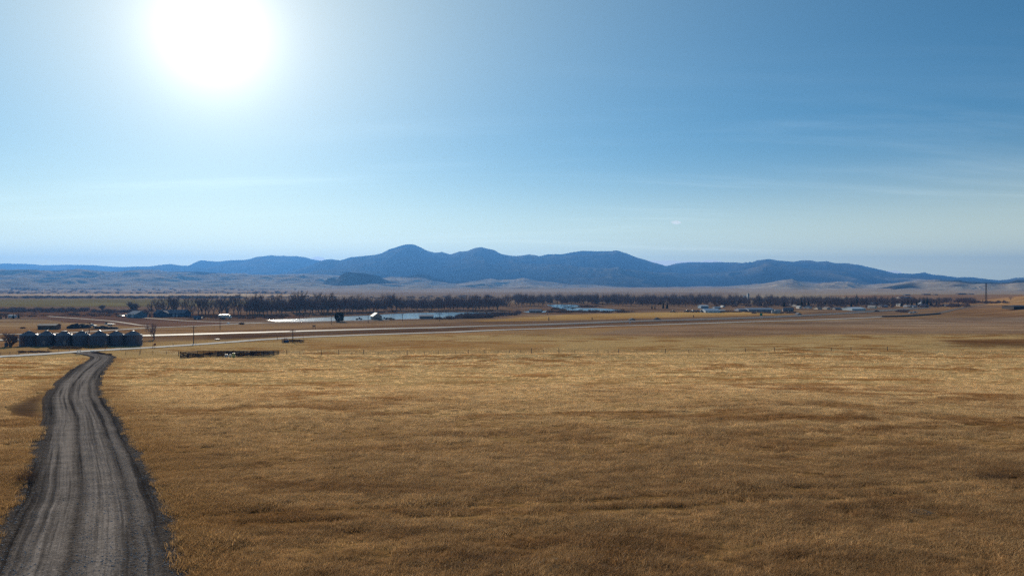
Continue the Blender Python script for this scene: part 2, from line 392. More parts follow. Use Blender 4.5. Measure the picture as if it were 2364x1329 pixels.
def zone_cols(X, Y, Z):
    px = CX + F * X / Y; py = HY - F * Z / Y
    wob = np.clip((py - 660) / 60, 0.15, 1.0)
    py = py + wob * 0.9 * fbm(px / 40, py / 8, 3, 55); px = px + 10 * fbm(px / 60, py / 5, 2, 66)
    col = np.empty((len(X), 3)); col[:] = (0.35, 0.245, 0.145)
    pr = np.zeros(len(X)); pr[(py > 772) & (Y < 420)] = 1.0
    for i, (P, c) in enumerate(ZONES):
        m = inpoly(px, py, P) & (Y > 60)
        col[m] = c; pr[m] = 0.0 if i not in (19, 22) else 0.5
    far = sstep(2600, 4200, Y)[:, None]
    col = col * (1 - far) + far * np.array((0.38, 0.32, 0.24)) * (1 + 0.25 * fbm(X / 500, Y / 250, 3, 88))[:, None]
    # wooded dark strips on the far prairie
    d = sstep(0.18, 0.3, fbm(X / 700, Y / 420, 4, 99))[:, None] * sstep(4300, 5600, Y)[:, None]
    col = col * (1 - 0.55 * d) + 0.55 * d * np.array((0.10, 0.10, 0.075))
    # dirt apron left of the driveway, bare ground
    m = inpoly(CX + F * X / Y, HY - F * Z / Y, TURN)
    col[m] = (0.105, 0.075, 0.062); pr[m] = 0.08
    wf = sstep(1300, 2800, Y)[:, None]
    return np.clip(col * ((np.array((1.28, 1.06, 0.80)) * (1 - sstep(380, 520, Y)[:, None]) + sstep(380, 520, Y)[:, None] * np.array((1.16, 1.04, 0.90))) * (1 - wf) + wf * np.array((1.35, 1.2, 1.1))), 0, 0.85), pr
def set_attr(o, col, pr):
    me = o.data
    a = me.color_attributes.new('zone', 'FLOAT_COLOR', 'POINT'); a.data.foreach_set('color', np.concatenate([col, np.ones((len(col), 1))], 1).astype(np.float32).ravel())
    b = me.attributes.new('prairie', 'FLOAT', 'POINT'); b.data.foreach_set('value', pr.astype(np.float32))

def grid_faces(nr, nc):
    i = np.arange(nr - 1)[:, None] * nc + np.arange(nc - 1)[None]
    return np.stack([i, i + 1, i + nc + 1, i + nc], -1).reshape(-1, 4)
tx = np.linspace(-0.95, 0.95, 1250)
ys = np.concatenate([np.geomspace(3, 60, 210), np.geomspace(60.3, 420, 330)[0:], np.geomspace(421, 2600, 420), np.geomspace(2620, 32000, 300)])
TX, YY = np.meshgrid(tx, ys); XX = TX * (YY + 24)
ZZ = h0(XX, YY)
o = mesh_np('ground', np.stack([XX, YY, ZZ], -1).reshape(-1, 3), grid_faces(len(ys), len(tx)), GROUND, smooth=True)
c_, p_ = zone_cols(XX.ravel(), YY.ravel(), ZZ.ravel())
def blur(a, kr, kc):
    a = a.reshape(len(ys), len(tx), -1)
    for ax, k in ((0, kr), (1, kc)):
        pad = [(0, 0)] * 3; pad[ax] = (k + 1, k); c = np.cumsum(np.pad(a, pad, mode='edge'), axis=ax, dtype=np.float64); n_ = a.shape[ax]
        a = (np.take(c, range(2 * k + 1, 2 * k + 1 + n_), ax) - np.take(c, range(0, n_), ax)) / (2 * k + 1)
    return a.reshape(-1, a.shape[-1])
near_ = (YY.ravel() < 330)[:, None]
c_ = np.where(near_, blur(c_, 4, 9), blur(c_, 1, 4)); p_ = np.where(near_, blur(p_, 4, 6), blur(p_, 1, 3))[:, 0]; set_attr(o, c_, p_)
tag(o, kind='structure')
# the land behind the camera, same slope
v = [(-25.7, 3.0, -7.38), (25.7, 3.0, -7.38), (400, 3, -7.3), (400, -400, -7), (-400, -400, -7), (-400, 3, -7.3)]
o = MB(); o.v = v; o.f = [[0, 1, 2, 3, 4, 5]]; o = o.build('ground_behind', GROUND); set_attr(o, np.full((6, 3), 0.3), np.ones(6)); tag(o, kind='structure')

# ------------------------------------------------------------------ river water
wm, t, bs = new_mat('river_water')
pos = t.add('ShaderNodeNewGeometry').outputs['Position']
bs.inputs['Base Color'].default_value = (0.02, 0.11, 0.21, 1); bs.inputs['Roughness'].default_value = 0.2; bs.inputs['IOR'].default_value = 1.33
bp = t.add('ShaderNodeBump'); bp.inputs['Strength'].default_value = 0.9; bp.inputs['Distance'].default_value = 0.22
t.put(bp.inputs['Height'], t.noise(t.map(pos, (0.6, 1, 1)), 1.2, 4)); t.put(bs.inputs['Normal'], bp.outputs[0])
mb = MB()
for (x0, x1, y0, y1) in ((-230, 10, 470, 700), (0, 160, 620, 940)):
    mb.face([(x0, y0, WL - (0.0 if x0 else 0.0)), (x1 if x0 else x1, y0, WL), (x1, y1, WL), (x0, y1, WL)])
mb = MB(); mb.face([(-230, 460, WL), (170, 460, WL), (170, 950, WL), (-230, 950, WL)])
tag(mb.build('river', wm), kind='structure')

# ------------------------------------------------------------------ mountains
def range_mesh(name, sky_, R, foot, back, forest, nr=130, px0=None, px1=None, dpx=2.2, spur=0.22, seed=1, skirt=-60, amp=1.0, Fd=None, rough=2.0, wl=1000.0, pw=1.25):
    """sky_: skyline in source pixels; R: ridge distance; foot, back: metres in front / behind"""
    sx = np.array([p[0] for p in sky_], float); sy = np.array([p[1] for p in sky_], float)
    px = np.arange(px0 if px0 is not None else sx[0], (px1 if px1 is not None else sx[-1]) + 1, dpx)
    top = np.interp(px, sx, sy)
    wig = rough * (fbm(px / 16, px * 0, 4, seed + 9))
    Rp = R * (1 + 0.06 * fbm(px / 180, px * 0, 3, seed))
    zr = (HY - top + wig * 0.5) * Rp / F
    d = np.concatenate([np.linspace(-foot, 0, nr), np.linspace(0, back, 26)[1:]])
    t_ = np.where(d <= 0, 1 + d / foot, 1 - d / back)
    D, PX = np.meshgrid(d, px, indexing='ij'); T = np.meshgrid(t_, px, indexing='ij')[0]
    Yw = Rp[None] + D; Xw = (PX - CX) / F * Yw
    base = prof(Yw) - 22
    kk = np.exp(-np.linspace(-2, 2, 61) ** 2); kk /= kk.sum(); zs = np.convolve(np.pad(zr, 30, mode='edge'), kk, 'valid')
    s = np.where(D <= 0, T ** pw * (0.55 + 0.45 * T) * (1 if pw > 1 else 1 / (0.55 + 0.45 * T)), T ** 0.8)
    H = zs[None] + (zr - zs)[None] * np.clip(T, 0, 1) ** 5 - base
    wx, wy = Xw / wl, Yw / wl
    sp = ridged(wx + 0.35 * fbm(wx * 1.5, wy * 1.5, 3, seed + 3), wy * 0.42, 6, seed, 0.52) - 0.55
    env = np.clip(T, 0, 1) * (1 - np.clip(T, 0, 1) ** 4) * 1.6
    Zw = base + H * (s + spur * amp * sp * env) + env * 8 * fbm(Xw / 160, Yw / 160, 3, seed + 5)
    lim = (zr / Rp)[None] * Yw * 0.985
    Zw = np.where((D < -0.02 * foot) & (Zw > lim) & (zr[None] > 0), lim, Zw)
    fr = T + 0.28 * fbm(Xw / 900, Yw / 900, 4, seed + 11) + 0.25 * (0.5 - (sp + 0.55))
    fo = sstep(forest - 0.05, forest + 0.05, fr)
    col = fo[..., None] * np.array((0.022, 0.028, 0.025)) + (1 - fo[..., None]) * np.array((0.50, 0.42, 0.31))
    col = col * (1 + 0.3 * fbm(Xw / 220, Yw / 220, 3, seed + 13))[..., None]
    rg = np.clip(3.0 * (sp[..., None] + 0.02), 0, 1) ** 1.5
    col = np.where(fo[..., None] > 0.5, col * (1 - rg) + rg * np.array((0.19, 0.175, 0.13)), col)
    o = mesh_np(name, np.stack([Xw, Yw, Zw], -1).reshape(-1, 3), grid_faces(len(d), len(px))[:, ::-1], GROUND, smooth=True)
    set_attr(o, np.clip(col.reshape(-1, 3), 0.01, 1), np.zeros(col.size // 3)); tag(o, kind='structure')
    return o
SK_A = [(-200, 603), (-50, 606), (0, 608), (60, 609), (100, 612), (160, 611), (215, 612), (270, 616), (330, 616), (420, 622), (520, 630)]
SK_B = [(180, 632), (250, 626), (300, 616), (320, 615), (345, 615), (370, 611), (393, 609), (415, 612), (435, 614), (450, 606), (462, 601), (475, 601), (500, 604), (520, 602), (540, 600), (560, 600), (575, 599), (590, 594), (600, 592),
        (625, 589), (650, 591), (685, 591), (705, 594), (720, 599), (740, 602), (770, 604), (820, 610), (900, 622)]
SK_C = [(610, 640), (660, 628), (700, 618), (735, 604), (748, 600), (765, 598), (785, 601), (795, 598), (810, 593), (850, 590), (880, 585), (900, 575), (920, 569), (940, 564), (955, 564), (970, 570), (990, 580), (1005, 583), (1020, 581),
        (1040, 587), (1060, 581), (1080, 579), (1100, 571), (1112, 570), (1125, 574), (1140, 577), (1160, 587), (1180, 591), (1200, 591), (1220, 587), (1245, 591), (1265, 587), (1300, 586), (1320, 582), (1345, 579), (1380, 580),
        (1410, 580), (1422, 578), (1440, 583), (1470, 594), (1500, 603), (1530, 611), (1560, 620), (1590, 630), (1620, 644), (1650, 654), (1700, 664), (1750, 672)]
SK_D = [(1380, 640), (1450, 622), (1500, 616), (1540, 614), (1555, 609), (1575, 607), (1600, 605), (1640, 606), (1660, 605), (1700, 605), (1712, 607), (1722, 605), (1726, 607), (1732, 604), (1735, 606), (1750, 600), (1770, 598), (1785, 599),
        (1800, 602), (1830, 604), (1850, 601), (1870, 601), (1890, 604), (1910, 603), (1930, 608), (1960, 608), (1990, 613), (2015, 619), (2045, 625), (2070, 631), (2110, 632), (2135, 628.5), (2150, 633), (2180, 636), (2210, 640),
        (2250, 640), (2285, 645.5), (2310, 646.5), (2330, 645), (2345, 641), (2364, 640), (2450, 636), (2600, 646)]
SK_E = [(1560, 672), (1620, 664), (1700, 660), (1760, 655), (1800, 648), (1830, 643), (1845, 650), (1880, 655), (1905, 652), (1960, 650), (2000, 660), (2040, 656), (2110, 650), (2160, 646), (2180, 648), (2200, 664), (2218, 668),
        (2250, 672), (2275, 662), (2310, 668), (2364, 660), (2500, 655)]
SK_F = [(715, 668), (735, 661), (748, 652), (757, 642), (770, 641), (778, 645), (787, 634), (800, 628), (815, 629), (840, 631), (872, 636), (885, 643), (905, 650), (940, 658), (980, 668)]
SK_G = [(850, 652), (885, 642), (905, 639), (918, 641), (935, 638), (950, 636), (966, 632), (985, 634), (1000, 640), (1020, 645), (1050, 650), (1100, 648), (1135, 642), (1150, 646), (1185, 645), (1210, 641), (1240, 648), (1300, 655), (1400, 664)]
SK_H = [(-250, 622), (-80, 626), (60, 622), (120, 625), (180, 622), (260, 627), (330, 622), (390, 628), (450, 626), (540, 632), (620, 634), (700, 632), (780, 636), (880, 645), (1000, 655)]
range_mesh('far_plateau', SK_A, 14600, 4500, 2400, 0.75, seed=101, dpx=3, rough=1.0)
range_mesh('northern_hills', SK_B, 12500, 4600, 1900, 0.30, seed=102, dpx=2, nr=170, spur=0.6, wl=1000)
range_mesh('central_mountains', SK_C, 10500, 5800, 2500, -0.02, seed=103, dpx=1.6, nr=260, spur=0.62, wl=900)
range_mesh('southern_mountains', SK_D, 12600, 6400, 3000, 0.12, pw=0.95, seed=104, dpx=1.8, nr=240, spur=0.62, wl=1000)
range_mesh('foothills', SK_E, 5800, 2700, 1800, 0.86, pw=0.9, seed=105, dpx=1.4, nr=200, spur=1.1, wl=420)
SK_K = [(1930, 676), (1985, 668), (2040, 662), (2085, 655), (2110, 651), (2135, 655), (2160, 647), (2190, 649), (2215, 647), (2240, 651), (2285, 651), (2310, 653), (2330, 651), (2347, 646), (2364, 646), (2450, 641), (2600, 644), (2750, 640)]
range_mesh('near_dark_hills', SK_K, 5200, 2350, 1300, 0.54, pw=0.75, seed=109, dpx=1.4, nr=200, spur=0.9, wl=480)
range_mesh('rocky_butte', SK_F, 4700, 480, 700, 0.28, seed=106, dpx=1.2, nr=90, spur=0.25)
range_mesh('grassy_foothills', SK_G, 5800, 2700, 1500, 0.97, seed=107, dpx=1.4, nr=170, spur=1.0, wl=520)
range_mesh('low_hills', SK_H, 6600, 3500, 1500, 0.93, pw=1.0, seed=108, dpx=2, nr=180, spur=0.9, wl=500)

# ------------------------------------------------------------------ roads
def road_points(pts, n, smooth=True):
    P = np.array(pts, float); s = np.linspace(0, len(P) - 1, n); i = np.clip(s.astype(int), 0, len(P) - 2); t_ = (s - i)[:, None]
    p0 = P[np.clip(i - 1, 0, None)]; p1 = P[i]; p2_ = P[i + 1]; p3 = P[np.clip(i + 2, None, len(P) - 1)]
    return 0.5 * (2 * p1 + (p2_ - p0) * t_ + (2 * p0 - 5 * p1 + 4 * p2_ - p3) * t_ ** 2 + (3 * p1 - p0 - 3 * p2_ + p3) * t_ ** 3)
def road(name, ctrl, widths, mat, lift, n=400, nc=9, edge=0.0, crown=0.0, seed=5):
    """ctrl: world xy control points; a strip that follows the ground, uv = metres across / along"""
    W = road_points(np.column_stack([ctrl, widths]), n); C = W[:, :2]; wd = W[:, 2]
    T = np.gradient(C, axis=0); L = np.linalg.norm(T, axis=1); T /= L[:, None]; N = np.column_stack([T[:, 1], -T[:, 0]])
    run = np.concatenate([[0], np.cumsum(np.linalg.norm(np.diff(C, axis=0), axis=1))])
    u = np.linspace(-0.5, 0.5, nc)
    wl = wd * 0.5 * (1 + edge * fbm(run / 3.0, run * 0, 3, seed)); wr = wd * 0.5 * (1 + edge * fbm(run / 3.0, run * 0 + 40, 3, seed + 1))
    off = np.where(u[None] < 0, u[None] * 2 * wl[:, None], u[None] * 2 * wr[:, None])
    X = C[:, 0, None] + N[:, 0, None] * off; Y = C[:, 1, None] + N[:, 1, None] * off
    Z = h0(X, Y) + lift + crown * (1 - (2 * u[None]) ** 2)
    if crown: Z = np.maximum(Z, 0.5 * (Z + Z.mean(1, keepdims=True)))
    o = mesh_np(name, np.stack([X, Y, Z], -1).reshape(-1, 3), grid_faces(n, nc)[:, ::-1], mat, smooth=True)
    me = o.data; uvl = me.uv_layers.new(name='UVMap'); vi = np.empty(len(me.loops), np.int32); me.loops.foreach_get('vertex_index', vi)
    uv = np.stack([np.broadcast_to(u[None] + 0.5, X.shape), np.broadcast_to(run[:, None], X.shape)], -1).reshape(-1, 2)[vi]
    uvl.data.foreach_set('uv', uv.astype(np.float32).ravel()); tag(o, kind='structure')
    return o, C, wd
def ctrl_px(pts): return [tuple(at(x, y)[:2]) for x, y in pts]

# gravel driveway: compacted wheel tracks, loose gravel between and at the sides
dm, t, bs = new_mat('gravel_drive')
uv = t.add('ShaderNodeUVMap', uv_map='UVMap').outputs[0]; su = t.add('ShaderNodeSeparateXYZ'); t.put(su.inputs[0], uv); pos = t.add('ShaderNodeNewGeometry').outputs['Position']
wav = t.noise(t.map(uv, (0, 0.09, 0)), 1.0, 3, 0.5)
U = t.math('ADD', su.outputs[0], t.math('MULTIPLY', t.math('SUBTRACT', wav, 0.5), 0.022))
def band(cn, wd_, soft=0.035):
    return t.ramp(t.math('ABSOLUTE', t.math('SUBTRACT', U, cn)), wd_ - soft, wd_ + soft, 1.0, 0.0)
tracks = t.math('MAXIMUM', band(0.29, 0.115, 0.05), t.math('MAXIMUM', band(0.585, 0.125, 0.05), t.math('MULTIPLY', band(0.80, 0.045), 0.6)))
streak = t.noise(t.map(uv, (30, 0.035, 1)), 1.0, 4, 0.6)
streak2 = t.noise(t.map(uv, (13, 0.025, 1), (0, 0, 0), (4, 9, 0)), 1.0, 3, 0.6)
peb = t.noise(pos, 6.0, 6, 0.85); peb2 = t.add('ShaderNodeTexVoronoi'); t.put(peb2.inputs['Vector'], pos); peb2.inputs['Scale'].default_value = 9.0
tr = t.math('MULTIPLY', tracks, t.ramp(streak, 0.30, 0.60, 0.5, 1.0))
colr = t.mix(t.ramp(peb, 0.35, 0.68), (0.060, 0.049, 0.043), (0.24, 0.20, 0.172))
colr = t.mix(tr, colr, t.mix(t.ramp(peb, 0.3, 0.7), (0.24, 0.20, 0.172), (0.50, 0.42, 0.36)))
colr = t.mix(t.math('MULTIPLY', t.ramp(streak2, 0.50, 0.62, 0.0, 0.85), t.math('SUBTRACT', 1.0, t.math('MULTIPLY', tr, 0.5))), colr, (0.045, 0.039, 0.037))
colr = t.mix(1.0, colr, t.ramp(t.noise(pos, 0.55, 5, 0.7), 0.3, 0.7, 0.78, 1.2, False), 'MULTIPLY')
colr = t.mix(1.0, colr, t.ramp(peb2.outputs['Distance'], 0.0, 0.5, 1.25, 0.75), 'MULTIPLY')
spk = t.math('GREATER_THAN', t.noise(pos, 26.0, 2, 0.5, 0, 0), 0.70)
colr = t.mix(t.math('MULTIPLY', spk, 0.35), colr, (0.5, 0.47, 0.42))
edge_ = t.ramp(t.math('ABSOLUTE', t.math('SUBTRACT', su.outputs[0], 0.5)), 0.44, 0.5)
colr = t.mix(t.math('MULTIPLY', edge_, t.ramp(t.noise(pos, 1.6, 5, 0.7), 0.35, 0.6)), colr, (0.15, 0.10, 0.065))
t.put(bs.inputs['Base Color'], colr); bs.inputs['Roughness'].default_value = 1.0; bs.inputs['Specular IOR Level'].default_value = 0.0
bp = t.add('ShaderNodeBump'); bp.inputs['Strength'].default_value = 1.0; bp.inputs['Distance'].default_value = 0.09
hgt = t.math('ADD', t.math('MULTIPLY', peb, t.math('SUBTRACT', 1.25, tr)), t.math('ADD', t.math('MULTIPLY', tr, -0.5), t.math('MULTIPLY', streak, 0.5)))
t.put(bp.inputs['Height'], hgt); t.put(bs.inputs['Normal'], bp.outputs[0])
DRV = [(1700, 160, 5.6), (1480, 175, 5.6), (1329, 186, 6.0), (1277, 196, 6.1), (1198, 204, 6.2), (1138, 208, 6.1), (1079, 203, 6.1), (1039, 198, 6.1), (999, 192, 6.1), (959, 187, 6.1), (919, 174, 6.3), (899, 176, 6.2), (880, 182, 6.1), (860, 198, 6.1),
       (848, 212, 6.0), (838, 224, 5.8), (830, 235, 5.6), (824, 238, 5.6), (820, 229, 5.6), (817, 215, 5.8), (814.5, 203, 6.5), (811, 190, 7)]
dc = ctrl_px([(x, y) for y, x, w_ in DRV])
drive, DC, DW = road('driveway', dc, [d_[2] for d_ in DRV], dm, 0.03, n=1100, nc=25, edge=0.03)

def road_mat(name, a, b, rough=0.85, lines=False, spec=0.3):
    m, t, bs = new_mat(name)
    uv = t.add('ShaderNodeUVMap', uv_map='UVMap').outputs[0]; su = t.add('ShaderNodeSeparateXYZ'); t.put(su.inputs[0], uv)
    n = t.noise(t.map(uv, (8, 0.05, 1)), 1.0, 4, 0.6); c = t.mix(t.ramp(n, 0.3, 0.7), a, b)
    if lines:
        for cn in (0.12, 0.88): c = t.mix(t.ramp(t.math('ABSOLUTE', t.math('SUBTRACT', su.outputs[0], cn)), 0.006, 0.009, 1, 0), c, (0.7, 0.7, 0.66))
        dash = t.math('LESS_THAN', t.math('FRACT', t.math('DIVIDE', su.outputs[1], 12.0)), 0.3)
        c = t.mix(t.math('MULTIPLY', dash, t.ramp(t.math('ABSOLUTE', t.math('SUBTRACT', su.outputs[0], 0.5)), 0.006, 0.009, 1, 0)), c, (0.6, 0.45, 0.08))
    t.put(bs.inputs['Base Color'], c); bs.inputs['Roughness'].default_value = rough; bs.inputs['Specular IOR Level'].default_value = spec
    return m
M_ASPH = road_mat('highway_asphalt', (0.13, 0.12, 0.115), (0.18, 0.165, 0.155), 0.74, True, 0.26)
M_GRAV = road_mat('pale_gravel', (0.58, 0.53, 0.47), (0.74, 0.68, 0.60), 0.95, False, 0.05)
M_DULL = road_mat('worn_road', (0.20, 0.16, 0.135), (0.27, 0.22, 0.18), 1.0, False, 0.0)
M_TRAK = road_mat('dirt_track', (0.36, 0.28, 0.21), (0.5, 0.41, 0.32), 0.9)
road('highway', ctrl_px([(-300, 797), (0, 786), (325, 775.5), (600, 768), (800, 762), (1000, 757), (1200, 751), (1400, 744), (1600, 738), (1757, 733), (1900, 726), (2000, 720), (2080, 714.5), (2140, 711)]), [11] * 14, M_ASPH, 0.22, n=500, crown=0.1)
road('gravel_road', ctrl_px([(-300, 846), (-60, 828), (0, 823.5), (90, 818), (180, 812), (300, 805), (400, 799), (500, 792), (600, 784.5), (700, 778.5), (850, 773), (1000, 768), (1100, 764), (1300, 757), (1450, 751.5), (1700, 743.5), (1900, 737.5), (2034, 732)]), [5.4] * 18, M_GRAV, 0.12, n=500, crown=0.08)
road('farm_road', ctrl_px([(-200, 776), (60, 771), (200, 766), (325, 758), (420, 754), (530, 748.5), (620, 745), (760, 742), (900, 739)]), [4.5, 4.5, 4.5, 4.5, 4.2, 4, 3.6, 3, 2.5], M_GRAV, 0.12, n=300, crown=0.05)
road('field_track', ctrl_px([(110, 730), (200, 736.5), (270, 742.5), (345, 752)]), [2.5] * 4, M_TRAK, 0.1, n=120)
road('house_track', ctrl_px([(322, 733), (380, 737), (440, 741), (530, 744), (620, 745)]), [2.6] * 5, M_TRAK, 0.1, n=120)
road('ridge_road', ctrl_px([(2000, 731), (2090, 727.5), (2165, 722.5), (2195, 716), (2235, 708), (2275, 701.5)]), [6] * 6, M_DULL, 0.15, n=200)
road('town_road', ctrl_px([(1960, 719), (2060, 714), (2130, 709), (2200, 705), (2290, 699)]), [7] * 5, M_DULL, 0.2, n=200)
road('village_street', ctrl_px([(1838, 708), (1828, 704), (1820, 700)]), [8] * 3, M_TRAK, 0.2, n=60)

# ------------------------------------------------------------------ prairie grass (uncountable)
def grass_mat(name, tint=1.0):
    m, t, bs = new_mat(name)
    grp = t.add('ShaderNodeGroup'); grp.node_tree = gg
    a = t.add('ShaderNodeAttribute', attribute_name='tint'); a.attribute_type = 'INSTANCER'
    oi = t.add('ShaderNodeAttribute', attribute_name='blade')
    c = t.mix(1.0, grp.outputs[0], t.ramp(a.outputs['Fac'], 0, 1, 0.80, 1.45, False), 'MULTIPLY')
    ru = t.add('ShaderNodeAttribute', attribute_name='rusty'); ru.attribute_type = 'INSTANCER'
    c = t.mix(ru.outputs['Fac'], c, (0.42, 0.245, 0.10))
    c = t.mix(1.0, c, t.ramp(t.math('POWER', oi.outputs['Fac'], 2.0), 0, 1, 0.68, 1.7, False), 'MULTIPLY')
    t.put(bs.inputs['Base Color'], c); bs.inputs['Roughness'].default_value = 0.7; bs.inputs['Specular IOR Level'].default_value = 0.15
    tr = t.add('ShaderNodeBsdfTranslucent'); t.put(tr.inputs[0], c)
    mx = t.add('ShaderNodeMixShader'); mx.inputs[0].default_value = 0.42
    t.l.new(bs.outputs[0], mx.inputs[1]); t.l.new(tr.outputs[0], mx.inputs[2]); t.l.new(mx.outputs[0], t.n['Material Output'].inputs[0])
    return m
GM = grass_mat('dry_grass')
rng = np.random.default_rng(4)
def tuft(name, n, R, h, wd, lean):
    a = rng.uniform(0, 2 * np.pi, n); r = R * np.sqrt(rng.uniform(0, 1, n)); x = r * np.cos(a); y = r * np.sin(a)
    hh = h * rng.uniform(0.45, 1.1, n); la = rng.uniform(0, 2 * np.pi, n); lm = hh * rng.uniform(0.2, lean, n)
    dx = lm * np.cos(la) + 0.25 * hh; dy = lm * np.sin(la) * 0.8
    w_ = wd * rng.uniform(0.6, 1.3, n); fa = rng.uniform(0, np.pi, n); wx = w_ * np.cos(fa); wy = w_ * np.sin(fa)
    V = np.empty((n, 5, 3))
    V[:, 0] = np.stack([x - wx, y - wy, np.full(n, -0.05)], 1); V[:, 1] = np.stack([x + wx, y + wy, np.full(n, -0.05)], 1)
    V[:, 2] = np.stack([x + dx * .35 + wx * .8, y + dy * .35 + wy * .8, hh * .6], 1); V[:, 3] = np.stack([x + dx * .35 - wx * .8, y + dy * .35 - wy * .8, hh * .6], 1)
    V[:, 4] = np.stack([x + dx, y + dy, hh], 1)
    me = bpy.data.meshes.new(name); f = []
    for i in range(n): b = i * 5; f += [(b, b + 1, b + 2, b + 3), (b + 3, b + 2, b + 4)]
    me.from_pydata(V.reshape(-1, 3).tolist(), [], f); me.materials.append(GM)
    at_ = me.attributes.new('blade', 'FLOAT', 'POINT'); at_.data.foreach_set('value', np.repeat(rng.uniform(0, 1, n), 5).astype(np.float32))
    return bpy.data.objects.new(name, me)
tcol = bpy.data.collections.new('tufts')
for i in range(4): tcol.objects.link(tuft('tuft', 130, 0.40, 0.165, 0.0036 + 0.0010 * i, 1.5))
def drive_dist(X, Y):
    d = np.full(X.shape, 99.0)
    ok = np.nonzero((X < 0) & (Y < 215))[0]
    for k in range(0, len(ok), 20000):
        j = ok[k:k + 20000]; P = DC[::4]
        dd = np.sqrt((X[j, None] - P[None, :, 0]) ** 2 + (Y[j, None] - P[None, :, 1]) ** 2) - DW[::4][None] / 2
        d[j] = dd.min(1)
    return d
RUTL = lambda px: np.interp(px, [560, 1200, 1700, 2364, 2700], [1188, 1166, 1140, 1106, 1090])
def scatter(n, y0, y1, s0, s1):
    Y = np.sqrt(rng.uniform(y0 ** 2, y1 ** 2, n)); X = rng.uniform(-0.8, 0.8, n) * (Y + 16)
    Z = h0(X, Y); px = CX + F * X / Y; py = HY - F * Z / Y
    dd = drive_dist(X, Y)
    keep = (dd > 0.18 * rng.uniform(-0.8, 1, n)) & ~inpoly(px, py, TURN)
    keep &= ~((py < 826) & (px < 640)); keep &= rng.uniform(803, 826, n) < py
    rl = RUTL(px); rut = np.minimum(np.abs(py - rl), np.abs(py - rl - 24)); keep &= (rut > 6) | (px < 560) | (rng.uniform(0, 1, n) < 0.12)
    clump = fbm(X / 2.2, Y / 2.2, 3, 71); keep &= rng.uniform(0, 1, n) < 0.86 + 0.5 * clump
    sc_ = rng.uniform(s0, s1, n) * (1 + 0.75 * fbm(X / 3.5, Y / 3.5, 4, 72)) * (1 + 0.35 * np.exp(-(dd / 1.6) ** 2))
    sc_ = sc_ * np.where(rng.uniform(0, 1, n) < 0.004, 1.35, 1.0) * 0.88
    return X[keep], Y[keep], Z[keep], sc_[keep], dd[keep]
parts_ = [scatter(52000, 14, 45, 0.6, 1.3), scatter(52000, 45, 100, 0.75, 1.4), scatter(34000, 100, 215, 0.7, 1.35)]
GX, GY, GZ, GS, GD = [np.concatenate([p[i] for p in parts_]) for i in range(5)]
me = bpy.data.meshes.new('prairie_grass'); me.vertices.add(len(GX)); me.vertices.foreach_set('co', np.stack([GX, GY, GZ], 1).astype(np.float32).ravel())
a = me.attributes.new('scl', 'FLOAT', 'POINT'); a.data.foreach_set('value', GS.astype(np.float32))
a = me.attributes.new('rz', 'FLOAT', 'POINT'); a.data.foreach_set('value', rng.normal(0, 0.7, len(GX)).astype(np.float32))
a = me.attributes.new('tint', 'FLOAT', 'POINT'); a.data.foreach_set('value', rng.uniform(0, 1, len(GX)).astype(np.float32))
a = me.attributes.new('rusty', 'FLOAT', 'POINT'); a.data.foreach_set('value', (np.exp(-(GD / 2.6) ** 2) * np.clip(0.75 + 0.8 * fbm(GX / 3, GY / 3, 3, 91), 0, 1)).astype(np.float32))
go_ = bpy.data.objects.new('prairie_grass', me); COL.objects.link(go_)
tag(go_, 'dry straw and rust coloured prairie grass covering the near field', 'grass', kind='stuff')
ng = bpy.data.node_groups.new('grass_scatter', 'GeometryNodeTree')
ng.interface.new_socket('Geometry', in_out='INPUT', socket_type='NodeSocketGeometry'); ng.interface.new_socket('Geometry', in_out='OUTPUT', socket_type='NodeSocketGeometry')
q = NT(ng); gi = q.add('NodeGroupInput'); goo = q.add('NodeGroupOutput')
ci = q.add('GeometryNodeCollectionInfo'); ci.inputs[0].default_value = tcol; ci.inputs[1].default_value = True; ci.inputs[2].default_value = True
ip = q.add('GeometryNodeInstanceOnPoints'); q.l.new(gi.outputs[0], ip.inputs['Points']); q.l.new(ci.outputs[0], ip.inputs['Instance']); ip.inputs['Pick Instance'].default_value = True
na = q.add('GeometryNodeInputNamedAttribute', data_type='FLOAT'); na.inputs[0].default_value = 'rz'
cx_ = q.add('ShaderNodeCombineXYZ'); q.l.new(na.outputs[0], cx_.inputs[2]); q.l.new(cx_.outputs[0], ip.inputs['Rotation'])
nb = q.add('GeometryNodeInputNamedAttribute', data_type='FLOAT'); nb.inputs[0].default_value = 'scl'; q.l.new(nb.outputs[0], ip.inputs['Scale'])
q.l.new(ip.outputs[0], goo.inputs[0])
mod = go_.modifiers.new('scatter', 'NODES'); mod.node_group = ng
# loose stones on and beside the driveway
stm = simple('stone', (0.34, 0.32, 0.31), 0.85, var=0.6, scale=20)
scol = bpy.data.collections.new('stones')
for i in range(4):
    bm = bmesh.new(); bmesh.ops.create_icosphere(bm, subdivisions=1, radius=1)
    for v_ in bm.verts: v_.co = Vector((v_.co.x * 1.2, v_.co.y, v_.co.z * .6)) * random.Random(i * 50 + v_.index).uniform(.65, 1.15)
    me_ = bpy.data.meshes.new('stone'); bm.to_mesh(me_); bm.free(); me_.materials.append(stm); scol.objects.link(bpy.data.objects.new('stone', me_))
ns_ = 15000; kk_ = rng.integers(0, len(DC) - 1, ns_); sel = DC[kk_, 1] < 75; kk_ = kk_[sel]; ns_ = len(kk_)
uu = rng.uniform(-0.53, 0.53, ns_); uu = np.where((np.abs(uu - 0.06) < 0.05) | (np.abs(uu + 0.145) < 0.07), uu + 0.2, uu); TT = np.gradient(DC, axis=0); TT /= np.linalg.norm(TT, axis=1)[:, None]
